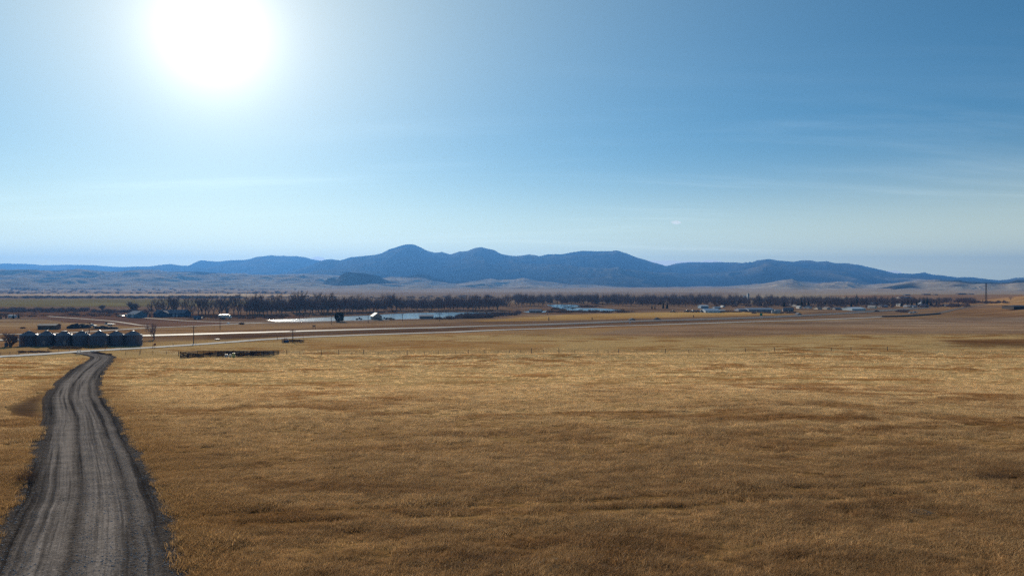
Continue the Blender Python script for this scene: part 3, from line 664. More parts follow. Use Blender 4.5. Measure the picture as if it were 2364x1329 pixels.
SXp = DC[kk_, 0] + TT[kk_, 1] * uu * DW[kk_] + rng.normal(0, .05, ns_); SYp = DC[kk_, 1] - TT[kk_, 0] * uu * DW[kk_] + rng.normal(0, .3, ns_); SZp = h0(SXp, SYp) + 0.035
me = bpy.data.meshes.new('loose_gravel'); me.vertices.add(ns_); me.vertices.foreach_set('co', np.stack([SXp, SYp, SZp], 1).astype(np.float32).ravel())
a = me.attributes.new('scl', 'FLOAT', 'POINT'); a.data.foreach_set('value', (0.013 + 0.022 * rng.uniform(0, 1, ns_) ** 3 + 0.010 * (np.abs(uu) > .4)).astype(np.float32))
a = me.attributes.new('rz', 'FLOAT', 'POINT'); a.data.foreach_set('value', rng.uniform(0, 6.28, ns_).astype(np.float32))
lg = bpy.data.objects.new('loose_gravel', me); COL.objects.link(lg); tag(lg, 'loose grey stones strewn over the gravel driveway', 'gravel', kind='stuff')
ng2 = ng.copy(); lg.modifiers.new('scatter', 'NODES').node_group = ng2
for nd in ng2.nodes:
    if nd.bl_idname == 'GeometryNodeCollectionInfo': nd.inputs[0].default_value = scol
# ------------------------------------------------------------------ plant builders
M_BARK = simple('bark', (0.14, 0.105, 0.092), 0.9, var=0.3, scale=0.8)
M_TWIG = simple('twigs', (0.21, 0.15, 0.15), 0.9, var=0.3, scale=0.5)
M_NEEDLE = simple('needles', (0.028, 0.040, 0.026), 0.9, var=0.3, scale=0.8)
M_RUST = simple('rusty_brush', (0.22, 0.125, 0.08), 0.95, var=0.35, scale=0.3)
M_PURP = simple('grey_brush', (0.21, 0.15, 0.145), 0.95, var=0.3, scale=0.2)
M_STRAW = simple('straw_weeds', (0.30, 0.18, 0.085), 0.95, var=0.3, scale=0.6)
def slivers(bases, dirs, wid, mat, name, parent=None, link=True, seed=0):
    """thin pointed twigs: bases (n,3), dirs (n,3) with length, wid (n,)"""
    r = np.random.default_rng(seed); n = len(bases)
    side = np.cross(dirs, r.normal(size=(n, 3))); side /= np.linalg.norm(side, axis=1)[:, None] + 1e-9
    V = np.stack([bases - side * wid[:, None] / 2, bases + side * wid[:, None] / 2, bases + dirs], 1).reshape(-1, 3)
    return mesh_np(name, V, np.arange(3 * n).reshape(-1, 3), mat, parent, link=link)
def bare_tree(name, h, seed, spread=0.55, lean=0.0, thick=0.024, ntw=6, tw_w=0.075, limbs=5, low=0.16):
    R = random.Random(seed); root = empty(name, (0, 0, -500)); tk = MB(); cr = MB(); B = []; D = []; Wd = []
    def seg(mb, p, d, L, r0, r1, k, bend):
        for j in range(2):
            q_ = p + d * (L / 2); mb.tube(p, q_, r0 + (r1 - r0) * j / 2, r0 + (r1 - r0) * (j + 1) / 2, k, False); p = q_
            d = (d + Vector((R.uniform(-1, 1), R.uniform(-1, 1), R.uniform(0.0, 1))) * bend).normalized()
        return p, d
    def grow(p, d, L, r, lv):
        mb = tk if lv < 2 else cr
        e, d2 = seg(mb, p, d, L, r, r * 0.62, 6 if lv == 0 else (4 if lv == 1 else 3), 0.16)
        if lv == 3:
            for j in range(ntw):
                u = R.uniform(0.15, 1.0); b = p.lerp(e, u); dd = (d2 + Vector((R.uniform(-1, 1), R.uniform(-1, 1), R.uniform(-.35, 1))) * 0.85).normalized()
                B.append(tuple(b)); D.append(tuple(dd * h * R.uniform(0.05, 0.13))); Wd.append(tw_w * R.uniform(.6, 1.3))
            return
        n = (limbs, 4, 4)[lv]
        for j in range(n):
            u = R.uniform(0.35, 1.0) if lv else R.uniform(0.35, 1.0)
            if j == 0: u = 1.0
            b = p.lerp(e, u); ph = 2 * math.pi * (j + R.uniform(-.3, .3)) / n
            t_ = d2.orthogonal().normalized(); b_ = d2.cross(t_); sp = spread * (0.35 if j == 0 else R.uniform(0.6, 1.25))
            dd = (d2 + (t_ * math.cos(ph) + b_ * math.sin(ph)) * sp + Vector((0, 0, 0.25 + 0.1 * lv))).normalized()
            grow(b, dd, L * (1.9 if lv == 0 else 0.62) * R.uniform(0.75, 1.1), r * 0.6 * (0.9 if j else 1.1), lv + 1)
    grow(Vector((0, 0, -0.3)), Vector((lean, 0, 1)).normalized(), h * low, h * thick, 0)
    # scale to the asked height
    zt = max(b[2] + d[2] for b, d in zip(B, D)); s = h / zt
    for mb in (tk, cr): mb.v = [(x * s, y * s, z * s) for x, y, z in mb.v]
    tk.build('trunk', M_BARK, root)
    B = np.array(B) * s; D = np.array(D) * s; Wd = np.array(Wd)
    V = np.array(cr.v); F4 = np.array(cr.f)
    r = np.random.default_rng(seed); side = np.cross(D, r.normal(size=D.shape)); side /= np.linalg.norm(side, axis=1)[:, None] + 1e-9
    tri = np.stack([B - side * Wd[:, None] / 2, B + side * Wd[:, None] / 2, B + D], 1).reshape(-1, 3)
    n0 = len(V); f = [list(x) for x in F4] + (np.arange(len(tri)).reshape(-1, 3) + n0).tolist()
    me = bpy.data.meshes.new('crown'); me.from_pydata(V.tolist() + tri.tolist(), [], f); me.materials.append(M_TWIG)
    o = bpy.data.objects.new('crown', me); COL.objects.link(o); o.parent = root
    root['h'] = h
    return root
def conifer(name, h, w_, seed):
    R = random.Random(seed); root = empty(name, (0, 0, -500)); MB().tube((0, 0, -0.3), (0, 0, h * 0.97), h * 0.022, 0.03, 6).build('trunk', M_BARK, root)
    m = MB(); L = int(h / 0.42)
    for i in range(L):
        u = i / L; z = h * (0.07 + 0.93 * u); rr = w_ / 2 * (1 - u) ** 0.8 * R.uniform(0.75, 1.1) + 0.12; n = max(5, int(11 * (1 - u) + 4)); a0 = R.uniform(0, 6)
        for j in range(n):
            a = a0 + 2 * math.pi * j / n + R.uniform(-.2, .2); r2 = rr * R.uniform(0.7, 1.15); c, s_ = math.cos(a), math.sin(a); dr = r2 * R.uniform(0.15, 0.5); ww = r2 * 0.28 + 0.08
            m.face([(0, 0, z + 0.25), (c * r2 * .6 - s_ * ww, s_ * r2 * .6 + c * ww, z - dr * .5), (c * r2, s_ * r2, z - dr)])
            m.face([(0, 0, z + 0.25), (c * r2, s_ * r2, z - dr), (c * r2 * .6 + s_ * ww, s_ * r2 * .6 - c * ww, z - dr * .55)])
            m.face([(0, 0, z - 0.1), (c * r2 * .8 + s_ * ww, s_ * r2 * .8 - c * ww, z - dr * .3), (c * r2 * .8 - s_ * ww, s_ * r2 * .8 + c * ww, z - dr * .9)])
    m.build('crown', M_NEEDLE, root); root['h'] = h
    return root
def brush(name, pts, hs, ws, mat, label=None, cat=None, kind='stuff', n=90, tw=0.09, seed=3, group=None, parent=None, up=0.75):
    """many-stemmed twiggy shrubs: pts world points, hs heights, ws widths"""
    r = np.random.default_rng(seed); B = []; D = []; W_ = []
    for p, h, wd in zip(pts, hs, ws):
        a = r.uniform(0, 2 * np.pi, n); q_ = np.sqrt(r.uniform(0, 1, n)) * wd / 2; zt = h * np.sqrt(np.clip(1 - (q_ / (wd / 2)) ** 2 * 0.8, 0, 1)) * r.uniform(0.55, 1.05, n)
        b = np.stack([p[0] + q_ * 0.55 * np.cos(a), p[1] + q_ * 0.55 * np.sin(a), p[2] - 0.1 + zt * r.uniform(0, 0.6, n)], 1)
        e = np.stack([p[0] + q_ * np.cos(a) + r.normal(0, wd * .06, n), p[1] + q_ * np.sin(a) + r.normal(0, wd * .06, n), p[2] + zt], 1)
        B.append(b); D.append(e - b); W_.append(np.full(n, tw) * r.uniform(.6, 1.5, n))
    o = slivers(np.concatenate(B), np.concatenate(D), np.concatenate(W_), mat, name, parent, seed=seed)
    if parent is None: tag(o, label, cat, group, kind)
    return o

# ------------------------------------------------------------------ riverside cottonwoods
RT = random.Random(12)
CW = [bare_tree('cottonwood', 15, s, sp, thick=0.020, ntw=9, tw_w=0.075, limbs=6, low=0.2) for s, sp in ((1, .75), (2, .85), (3, .65), (4, .9), (5, .8), (6, .7))]
_first = set()
def plant(proto, px, py, hpx, label, group, cat='tree', rz=None, wid=1.0):
    p = at(px, py); h = hpx * p.y / F; s = h / proto['h']; rz = RT.uniform(0, 6.28) if rz is None else rz
    if proto.name not in _first:
        _first.add(proto.name); o = proto; o.location = p; o.rotation_euler = (0, 0, rz); o.scale = (s * wid, s * wid, s)
        kids_ = [(c, []) for c in kids(o)]; _kc[o.name] = kids_
    else: o = dup(proto, p, rz, (s * wid, s * wid, s))
    tag(o, label, cat, group); o['px'] = px; o['wd'] = wid; o['hp'] = hpx; return o
ORD = 'first second third fourth fifth sixth seventh eighth ninth tenth eleventh twelfth thirteenth fourteenth fifteenth sixteenth seventeenth eighteenth nineteenth twentieth twenty-first twenty-second twenty-third twenty-fourth twenty-fifth'.split()
def order_labels(tail, group, noun):
    L_ = sorted([o for o in COL.objects if o.get('group') == group], key=lambda o: o['px']); hm_ = sorted(o['hp'] for o in L_)[len(L_) // 2]; wm_ = sorted(o['wd'] for o in L_)[len(L_) // 2]
    for i, o in enumerate(L_):
        o['label'] = '%s %s, %s from left %s' % ('taller' if o['hp'] > hm_ else 'shorter', noun, ORD[i], tail)
belt = [  # x0, x1, spacing, base y at x0,x1, height px at x0,x1, label, group
    (352, 425, 9.0, 722, 724, 39, 44, 'bare cottonwood with grey-brown crown rising directly behind the long blue house', 'cottonwoods behind the long blue house'),
    (434, 505, 10.5, 726, 726, 44, 46, 'bare cottonwood in the open group between the blue house and the white truck', 'cottonwoods right of the blue house'),
    (514, 562, 8.5, 725, 725, 44, 50, 'bare cottonwood in the clump of upright trunks behind the white truck', 'cottonwoods behind the white truck'),
    (569, 665, 7.6, 725, 723, 50, 48, 'bare cottonwood in the tall clump behind the bright end of the river', 'cottonwoods behind the bright end of the river'),
    (672, 770, 7.2, 722, 721, 52, 46, 'bare cottonwood in the dense stand behind the river, left of the dark juniper', 'cottonwoods left of the juniper'),
    (777, 862, 7.2, 721, 718, 42, 40, 'bare cottonwood on the far bank between the juniper and the white-roofed barn', 'cottonwoods between juniper and barn'),
    (869, 965, 7.2, 717, 715, 39, 36, 'bare cottonwood on the far bank between the barn and the long grey shed', 'cottonwoods between barn and shed'),
    (972, 1060, 7.8, 715, 714, 35, 32, 'bare cottonwood on the far bank right of the long grey shed', 'cottonwoods right of the grey shed'),
    (1067, 1155, 8.5, 715, 716, 34, 37, 'bare cottonwood at the end of the first reach of river', 'cottonwoods at the end of the first river reach'),
    (1160, 1262, 8.5, 709, 705, 30, 25, 'bare cottonwood behind the small riverside house', 'cottonwoods behind the riverside house'),
    (1269, 1420, 8.6, 703, 702, 22, 21, 'bare cottonwood in the far wood behind the second bend of river', 'cottonwoods behind the second river bend'),
    (1428, 1610, 9.4, 705, 707, 23, 23, 'bare cottonwood in the far wood behind the golden strip of grass', 'cottonwoods behind the golden strip'),
]
nT = 0
for x0, x1, sp, b0, b1, h0_, h1_, lab, grp_ in belt:
    x = x0
    while x < x1:
        u = (x - x0) / (x1 - x0); plant(CW[RT.randrange(6)], x + RT.uniform(-3, 3), b0 + (b1 - b0) * u + RT.uniform(-2.2, 1.6), (h0_ + (h1_ - h0_) * u) * RT.uniform(0.6, 1.16), lab, grp_, wid=RT.uniform(1.0, 1.4))
        x += sp * RT.uniform(0.6, 1.4); nT += 1
for _t in belt: order_labels('of those ' + _t[8].split(' ', 1)[1], _t[8], 'bare cottonwood')
# a few trees one can single out
lone = bare_tree('lone_tree', 9, 31, 0.85, thick=0.026, ntw=9, tw_w=0.035, limbs=6, low=0.2)
plant(lone, 356, 783.5, 44, 'lone bare spreading tree standing beside the highway, right of the grain bins', None, wid=1.05)
wil = bare_tree('willow', 8, 41, 0.95, thick=0.03, ntw=12, tw_w=0.09, limbs=7, low=0.08)
plant(wil, 306, 718, 26, 'broad bare willow behind the small blue garage', None, wid=1.5)
plant(wil, 236, 715, 14, 'small round bare tree at the edge of the green field', None, wid=1.3)
plant(wil, 24, 800, 40, 'sprawling bare thicket tree at the left end of the grain bins', None, wid=1.25)
plant(wil, 340, 727, 9, 'short round bare shrub left of the long blue house', None, 'shrub')
def lumpy(name, c, rx, ry, rz_, mat, parent=None, seed=0, amp=0.25, sub=4, flat=True):
    bm = bmesh.new(); bmesh.ops.create_icosphere(bm, subdivisions=sub, radius=1)
    for v_ in bm.verts:
        n_ = mn.fractal(v_.co * 1.7 + Vector((seed * 7.1, 0, 0)), 0.6, 2.0, 4); v_.co *= 1 + amp * n_
        if flat and v_.co.z < -0.12: v_.co.z = -0.12
        v_.co = Vector((v_.co.x * rx, v_.co.y * ry, v_.co.z * rz_))
    me = bpy.data.meshes.new(name); bm.to_mesh(me); bm.free(); me.materials.append(mat); me.polygons.foreach_set('use_smooth', np.ones(len(me.polygons), bool))
    o = bpy.data.objects.new(name, me); COL.objects.link(o); o.location = c
    if parent: o.parent = parent
    return o
# round juniper by the river
p = at(783.5, 742); jr = empty('juniper_tree', p); tag(jr, 'round dark evergreen juniper standing alone in front of the bright river', 'tree')
MB().tube((0, 0, -0.3), (0, 0, 3.0), 0.28, 0.18, 6).build('trunk', M_BARK, jr)
r = np.random.default_rng(5); n = 2600; dv = r.normal(size=(n, 3)); dv /= np.linalg.norm(dv, axis=1)[:, None]; rad = r.uniform(0.45, 1.0, n) ** 0.6
cpos = dv * rad[:, None] * np.array([2.9, 2.7, 2.8]) * (1 + 0.18 * np.sin(dv[:, :1] * 5 + 1) * np.cos(dv[:, 2:] * 4)) + np.array([0, 0, 3.1]); cpos[:, 2] = np.maximum(cpos[:, 2], 0.3)
slivers(cpos, dv * 0.5 + r.normal(0, .25, (n, 3)), r.uniform(.2, .5, n), M_NEEDLE, 'crown', jr)

# conifers of the village and the farms
CF = [conifer('spruce_tree', 10, 4.2, 20), conifer('spruce_tree', 11, 3.4, 21)]
for (x, y, h, lab) in [(14, 735, 12, 'dark spruce at the far left farm, left of the white trailer'), (31, 735, 13, 'pointed dark spruce just right of the white trailer at the far left farm'), (43, 734, 12, 'rightmost dark spruce at the far left farm'),
                       (2, 736, 12, 'dark spruce at the left edge of the far left farm'), (346, 731, 11, 'dark spruce at the left end of the long blue house'), (426, 731, 9, 'low dark spruce at the right end of the long blue house'),
                       (1531, 712, 19, 'taller of two dark spruces in the wood left of the village'), (1540, 712, 17, 'slightly lower right one of two dark spruces left of the village'), (1505, 713, 13, 'dark broad spruce left of the pair at the wood edge'), (1512, 713, 12, 'small dark spruce beside the broad one at the wood edge')]:
    plant(CF[RT.randrange(2)], x, y, h, lab, None, wid=1.15)
R7 = random.Random(77)
con = [(1752, 705, 19), (1757, 706, 17), (1766, 706, 19), (1779, 705, 18), (1810, 708, 15), (1842, 706, 18), (1850, 707, 22), (1858, 707, 19), (1866, 706, 16), (1896, 700, 17), (1905, 703, 15), (1936, 702, 18), (1942, 704, 17), (1955, 700, 19), (1965, 708, 14), (1978, 690, 13),
       (1978, 705, 22), (1990, 702, 20), (2000, 702, 18), (2050, 703, 20), (2060, 702, 19), (2082, 707, 14), (2095, 706, 17), (2105, 706, 18), (2116, 707, 15), (2122, 705, 19), (2133, 706, 20), (2140, 704, 21), (2148, 706, 14), (2162, 706, 13), (2168, 702, 17), (2269, 699, 9)]
for x, y, h in con:
    z_ = 'among the houses at the left of the village' if x < 1830 else 'beside the village street' if x < 1880 else 'behind the long pale warehouse' if x < 2010 else 'near the white church steeple' if x < 2200 else 'at the foot of the lattice mast'
    plant(CF[R7.randrange(2)], x, y, h, 'dark conifer ' + z_, 'dark conifers ' + z_, wid=1.2)
# bare trees of the village one can tell apart
for x0, x1, sp, b0, b1, hh_, lab, grp_ in [
    (1618, 1720, 14, 706, 706, 19, 'bare tree behind the workshops at the left of the village', 'bare trees behind the village workshops'),
    (1728, 1815, 12, 708, 707, 21, 'bare tree behind the long grey warehouse', 'bare trees behind the long grey warehouse'),
    (1842, 1960, 10.5, 708, 707, 24, 'bare tree in the village right of the straight street', 'bare trees right of the village street'),
    (2002, 2120, 10.5, 706, 706, 24, 'bare tree between the pale warehouse and the church steeple', 'bare trees near the steeple'),
    (2150, 2245, 11, 705, 701, 17, 'bare tree at the right end of the village below the ridge', 'bare trees at the right end of the village')]:
    x = x0
    while x < x1:
        u = (x - x0) / (x1 - x0); plant(CW[RT.randrange(6)], x + RT.uniform(-3, 3), b0 + (b1 - b0) * u + RT.uniform(-3, 1), hh_ * RT.uniform(0.75, 1.1), lab, grp_, wid=RT.uniform(1.2, 1.6)); x += sp * RT.uniform(.7, 1.3); nT += 1
for g_ in ('bare trees behind the village workshops', 'bare trees behind the long grey warehouse', 'bare trees right of the village street', 'bare trees near the steeple', 'bare trees at the right end of the village'): order_labels(g_.split(' ', 2)[2], g_, 'bare tree')
for g_ in sorted({o['group'] for o in COL.objects if str(o.get('group')).startswith('dark conifers ')}): order_labels(g_.split(' ', 2)[2], g_, 'dark conifer')
plant(CW[1], 2333, 693, 10, 'small bare tree in a fold of the golden hill', None, wid=1.5)
print('trees', nT)

# ------------------------------------------------------------------ far woods and brush that nobody could count
rs = np.random.default_rng(8)
def belt_pts(n, x0, x1, y0f, y1f):
    xs = rs.uniform(x0, x1, n); return [at(x, rs.uniform(y0f(x), y1f(x))) for x in xs]
P = belt_pts(330, 560, 1165, lambda x: np.interp(x, [575, 800, 1165], [712, 708, 700]), lambda x: np.interp(x, [575, 800, 1165], [719, 714, 709]))
brush('riverside_wood', P, [rs.uniform(6, 14) for p in P], [rs.uniform(6, 11) for _ in P], M_PURP, 'dense bare undergrowth and saplings filling the gaps between the riverside cottonwoods', 'woods', n=150, tw=0.16, seed=55)
P = belt_pts(420, 1170, 2250, lambda x: np.interp(x, [1170, 1600, 2250], [690, 691.5, 693]), lambda x: np.interp(x, [1170, 1600, 2000, 2250], [699, 705, 704, 700]))
brush('background_wood', P, [np.interp(p.x / p.y, [-.1, .25, .4, .6], [15, 14, 11, 7]) * rs.uniform(.6, 1.1) for p in P], [rs.uniform(9, 15) for _ in P], M_PURP, 'unbroken grey-brown bare wood filling the valley behind river and village', 'woods', n=150, tw=0.28, seed=5)
P = belt_pts(150, -60, 560, lambda x: 685.2, lambda x: 689) + belt_pts(60, 300, 1150, lambda x: 684, lambda x: 690)
brush('far_hedgerow', P, [rs.uniform(2.5, 7) for _ in P], [rs.uniform(8, 22) for _ in P], M_PURP, 'dark hedgerow line between the pale and green far fields', 'hedgerow', n=90, tw=0.45, seed=6)
P = []
for _ in range(95):
    x = rs.uniform(-80, 640); y = rs.choice([665.5, 668.5, 671, 674.5, 677.5]) + rs.normal(0, .5); k = rs.integers(1, 6)
    for j in range(k): P.append(at(x + rs.normal(0, 22), max(y + rs.normal(0, .15), 664)))
brush('distant_trees', P, [rs.uniform(3, 9) * min(1.3, p.y / 2200) for p in P], [rs.uniform(8, 22) * min(2, p.y / 2200) for p in P], M_PURP, 'scattered tiny trees across the far plain', 'distant trees', n=90, tw=0.5, seed=7)
P = belt_pts(170, -60, 205, lambda x: 713, lambda x: 721) + belt_pts(60, 205, 360, lambda x: 717, lambda x: 723)
brush('willow_thicket', P, [rs.uniform(1.5, 4.0) for _ in P], [rs.uniform(4, 9) for _ in P], M_PURP, 'low dark willow thicket along the ditch behind the ploughed field', 'thicket', n=110, tw=0.14, seed=9)
P = belt_pts(60, -60, 290, lambda x: 725, lambda x: 731)
brush('ditch_brush', P, [rs.uniform(1.0, 2.2) for _ in P], [rs.uniform(5, 9) for _ in P], M_RUST, 'rust brown brush along the edge of the ploughed field', 'brush', n=100, tw=0.12, seed=10)
P = belt_pts(190, 430, 1150, lambda x: np.interp(x, [430, 620, 900, 1150], [731, 730, 718, 716]), lambda x: np.interp(x, [430, 620, 900, 1150], [738, 735, 722, 719]))
brush('riverbank_brush', P, [rs.uniform(0.6, 2.2) for _ in P], [rs.uniform(4, 10) for _ in P], M_RUST, 'rusty brush along the far bank of the river under the cottonwoods', 'brush', n=80, tw=0.14, seed=11)
P = belt_pts(90, 1055, 1200, lambda x: np.interp(x, [1055, 1200], [730, 720]), lambda x: np.interp(x, [1055, 1200], [735, 728])) + belt_pts(40, 1000, 1140, lambda x: np.interp(x, [1000, 1140], [735.5, 731]), lambda x: np.interp(x, [1000, 1140], [738, 733]))
brush('near_bank_brush', P, [rs.uniform(1.2, 4.2) for _ in P], [rs.uniform(4, 9) for _ in P], M_PURP, 'dark brush hiding the near bank at the end of the first river reach', 'brush', n=120, tw=0.13, seed=12)
P = belt_pts(90, 1230, 1460, lambda x: 718, lambda x: 722) + belt_pts(30, 1275, 1330, lambda x: 710, lambda x: 716) + belt_pts(24, 1335, 1390, lambda x: 706.5, lambda x: 709.5)
brush('island_brush', P, [rs.uniform(.8, 3.2) for _ in P], [rs.uniform(4, 9) for _ in P], M_RUST, 'red-brown brush on the banks and islands of the second river bend', 'brush', n=100, tw=0.14, seed=13)
P = belt_pts(26, 123, 183, lambda x: 802, lambda x: 806) + belt_pts(20, 185, 245, lambda x: 800, lambda x: 803)
brush('tumbleweed_bank', P, [rs.uniform(.35, .95) for _ in P], [rs.uniform(1.5, 3.5) for _ in P], M_STRAW, 'bank of piled tumbleweeds and weeds in front of the grain bins', 'weeds', n=320, tw=0.05, seed=14)
P = belt_pts(26, 208, 262, lambda x: np.interp(x, [208, 262], [812, 818]), lambda x: np.interp(x, [208, 262], [814, 821])) + belt_pts(30, 40, 115, lambda x: 811, lambda x: 814) 
brush('roadside_weeds', P, [rs.uniform(.2, .6) for _ in P], [rs.uniform(.8, 2.4) for _ in P], M_RUST, 'rusty weeds where the driveway meets the gravel road', 'weeds', n=200, tw=0.03, seed=15)
P = belt_pts(34, 2072, 2094, lambda x: 716, lambda x: 721) + belt_pts(40, 2186, 2212, lambda x: 705.5, lambda x: 708.5) + belt_pts(50, 1738, 1838, lambda x: 721, lambda x: 723.5) + belt_pts(40, 1640, 1740, lambda x: 719, lambda x: 720.5)
brush('village_edge_brush', P, [rs.uniform(.6, 1.8) for _ in P], [rs.uniform(3, 7) for _ in P], M_PURP, 'dark brush along the near edge of the village fields', 'brush', n=90, tw=0.16, seed=16)
P = belt_pts(60, 2225, 2330, lambda x: 698, lambda x: 700)
brush('bench_brush', P, [rs.uniform(1, 3.6) for _ in P], [rs.uniform(5, 10) for _ in P], M_PURP, 'dark brush under the lattice mast at the foot of the hill', 'brush', n=90, tw=0.25, seed=17)

P = belt_pts(120, 1650, 2240, lambda x: 704, lambda x: 710)
brush('village_undergrowth', P, [rs.uniform(2, 6) for _ in P], [rs.uniform(4, 9) for _ in P], M_PURP, 'bare garden trees and shrubs crowding between the village houses', 'shrubbery', n=130, tw=0.14, seed=18)

# ------------------------------------------------------------------ grain bins
def steel(name, a, b, rough, metal):
    m, t, bs = new_mat(name); tc = t.add('ShaderNodeTexCoord').outputs['Object']
    n_ = t.noise(t.map(tc, (2, 2, 0.6)), 1.2, 5, 0.65); t.put(bs.inputs['Base Color'], t.mix(t.ramp(n_, 0.3, 0.7), a, b))
    bs.inputs['Roughness'].default_value = rough; bs.inputs['Metallic'].default_value = metal; return m
M_GALV = steel('galvanised_steel', (0.10, 0.094, 0.122), (0.155, 0.148, 0.18), 0.5, 0.35)
M_GROOF = steel('galvanised_roof', (0.12, 0.12, 0.15), (0.19, 0.19, 0.225), 0.36, 0.5)
M_CONC = simple('concrete', (0.42, 0.40, 0.37), 0.9)
bins = [(67, 798, 'cap', 'grain bin at the left end of the row, next to the bare thicket'), (107.5, 798, 'wide', 'second grain bin from the left, in front of the brown shed'), (148, 798, 'flat', 'third grain bin from the left, with a broad flat-topped cap'),
        (188.5, 798, 'cap', 'middle grain bin, fourth from either end of the row'), (229, 798.5, 'open', 'fifth grain bin from the left, its cap topped by a bright lid'), (268, 797.5, 'none', 'sixth grain bin from the left, next to last on the right'), (307, 797, 'none', 'grain bin at the right end of the row, beside the lone bare tree')]
for i, (x, y, cap, lab) in enumerate(bins):
    p = at(x, y); p.z -= 0.05; Rr = 38.6 * p.y / F / 2; He = 25.2 * p.y / F; root = empty('grain_bin', p, 0.3 * i); tag(root, lab, 'grain bin', 'grain bins in a row by the road')
    pr = []; nr_ = 34
    for k in range(nr_ * 2 + 1): pr.append((Rr + (0.022 if k % 2 else 0.0), He * k / (nr_ * 2)))
    MB().lathe(pr, 56).build('wall', M_GALV, root, smooth=False)
    MB().lathe([(Rr + 0.16, 0.0), (Rr + 0.16, 0.12), (Rr - .05, 0.121)], 40).build('foundation', M_CONC, root)
    rf = MB(); hr = (9.0 if cap != 'none' else 8.5) * p.y / F; rc = 0.38; rf.lathe([(Rr + 0.12, He - 0.06), (Rr + 0.1, He - 0.02), (rc, He + hr)], 56)
    ro = rf.build('roof', M_GROOF, root)
    rb = MB()
    for k in range(28):
        a = 2 * math.pi * k / 28; rb.tube(((Rr + .08) * math.cos(a), (Rr + .08) * math.sin(a), He + 0.01), (rc * math.cos(a), rc * math.sin(a), He + hr + 0.03), 0.03, 0.03, 3, False)
    rb.build('roof_rib', M_GROOF, ro)
    wdt = {'cap': .42, 'wide': .52, 'flat': .85, 'open': .5, 'none': .4}[cap]; hc = {'cap': .22, 'wide': .34, 'flat': .3, 'open': .42, 'none': .12}[cap]
    cp = MB(); zc_ = He + hr - (0.16 if cap == 'flat' else 0.02); cp.lathe([(wdt, zc_), (wdt, zc_ + hc * .7), (wdt * .25, zc_ + hc), (0.001, zc_ + hc)], 20); cp.build('cap', M_GROOF, ro)
    dr = MB(); dr.box((0, -Rr - 0.05, 0.55), (0.75, 0.09, 1.25)); dd = dr.build('door', M_GROOF, root)
    ld = MB()
    for sx in (-.22, .22): ld.tube((1.0 + sx, -math.sqrt(Rr**2 - 1) - 0.12, 0.3), (1.0 + sx, -math.sqrt(Rr**2 - 1) - 0.12, He + .1), .022, k=4)
    for k in range(int(He / .32)): ld.tube((.78, -math.sqrt(Rr**2 - 1) - .12, .35 + .32 * k), (1.22, -math.sqrt(Rr**2 - 1) - .12, .35 + .32 * k), .016, k=4)
    ld.build('ladder', M_GALV, root)

# ------------------------------------------------------------------ buildings
WM = {}
def paint(c, rough=0.6, metal=0.0):
    k = (c, rough, metal)
    if k not in WM: WM[k] = simple('paint', c, rough, metal, var=0.12, scale=0.7)
    return WM[k]
M_GLASS = simple('window_glass', (0.03, 0.04, 0.05), 0.12, 0, var=0.1, spec=0.6)
WHITE = (0.60, 0.60, 0.58); CREAM = (0.62, 0.56, 0.45); SLATE = (0.10, 0.13, 0.19); BLUE = (0.11, 0.20, 0.33); GREY = (0.33, 0.35, 0.38); BROWN = (0.12, 0.075, 0.05); TAN = (0.42, 0.33, 0.24); PALE = (0.55, 0.62, 0.68)
def building(name, px, py, w, hw, hr, d, wall, roof, label, ridge='x', rz=0.0, wins=(), doors=(), cat='building', group=None, over=0.35, doorc=WHITE, metal=0.0, chimney=None, rough=0.55):
    p = at(px, py); s = p.y / F; W_ = w * s; H = hw * s; HR = hr * s; p.z -= 0.1; p.y += d / 2
    root = empty(name, p, rz); tag(root, label, cat, group); wl = MB(); rf = MB(); th = 0.16
    mw, mr = paint(wall, 0.75), paint(roof, rough, metal)
    def sw(m):   # extrude along x instead of y
        m.v = [(y, -x, z) for x, y, z in m.v]; return m
    if hr <= 0:
        wl.box((0, 0, 0), (W_, d, H)); rf.box((0, 0, H + .004), (W_ + 2 * over, d + 2 * over, 0.25))
    else:
        span = W_ if ridge == 'y' else d; ln = d if ridge == 'y' else W_; sl_ = HR / (span / 2); o_ = over
        wl.prism([(-span / 2, 0), (span / 2, 0), (span / 2, H), (0, H + HR), (-span / 2, H)], -ln / 2, ln / 2)
        rf.prism([(-span / 2 - o_, H - sl_ * o_ + .01), (0, H + HR + .01), (span / 2 + o_, H - sl_ * o_ + .01), (span / 2 + o_, H - sl_ * o_ + .01 + th), (0, H + HR + .01 + th), (-span / 2 - o_, H - sl_ * o_ + .01 + th)], -ln / 2 - o_, ln / 2 + o_)
        if ridge == 'x': sw(wl); sw(rf)
    wl.build('wall', mw, root); ro = rf.build('roof', mr, root)
    if chimney is not None: MB().box((chimney * W_, 0, H + HR * .5), (0.8, 0.8, HR * .5 + 1.0)).build('chimney', paint((0.25, 0.12, 0.09)), ro)
    for (fx, fz, fw, fh) in wins:
        wd = MB().box((fx * W_, -d / 2 - 0.03, fz * H), (fw * W_ + .16, .05, fh * H + .12)).build('window', paint(WHITE), root)
        MB().box((fx * W_, -d / 2 - 0.065, fz * H + .06), (fw * W_, .03, fh * H)).build('pane', M_GLASS, wd)
    for (fx, fw, fh) in doors: MB().box((fx * W_, -d / 2 - 0.04, 0.02), (fw * W_, .07, fh * H)).build('door', paint(doorc), root)
    return root
W4 = ((-.3, .4, .1, .3), (-.05, .4, .1, .3), (.25, .4, .12, .3))
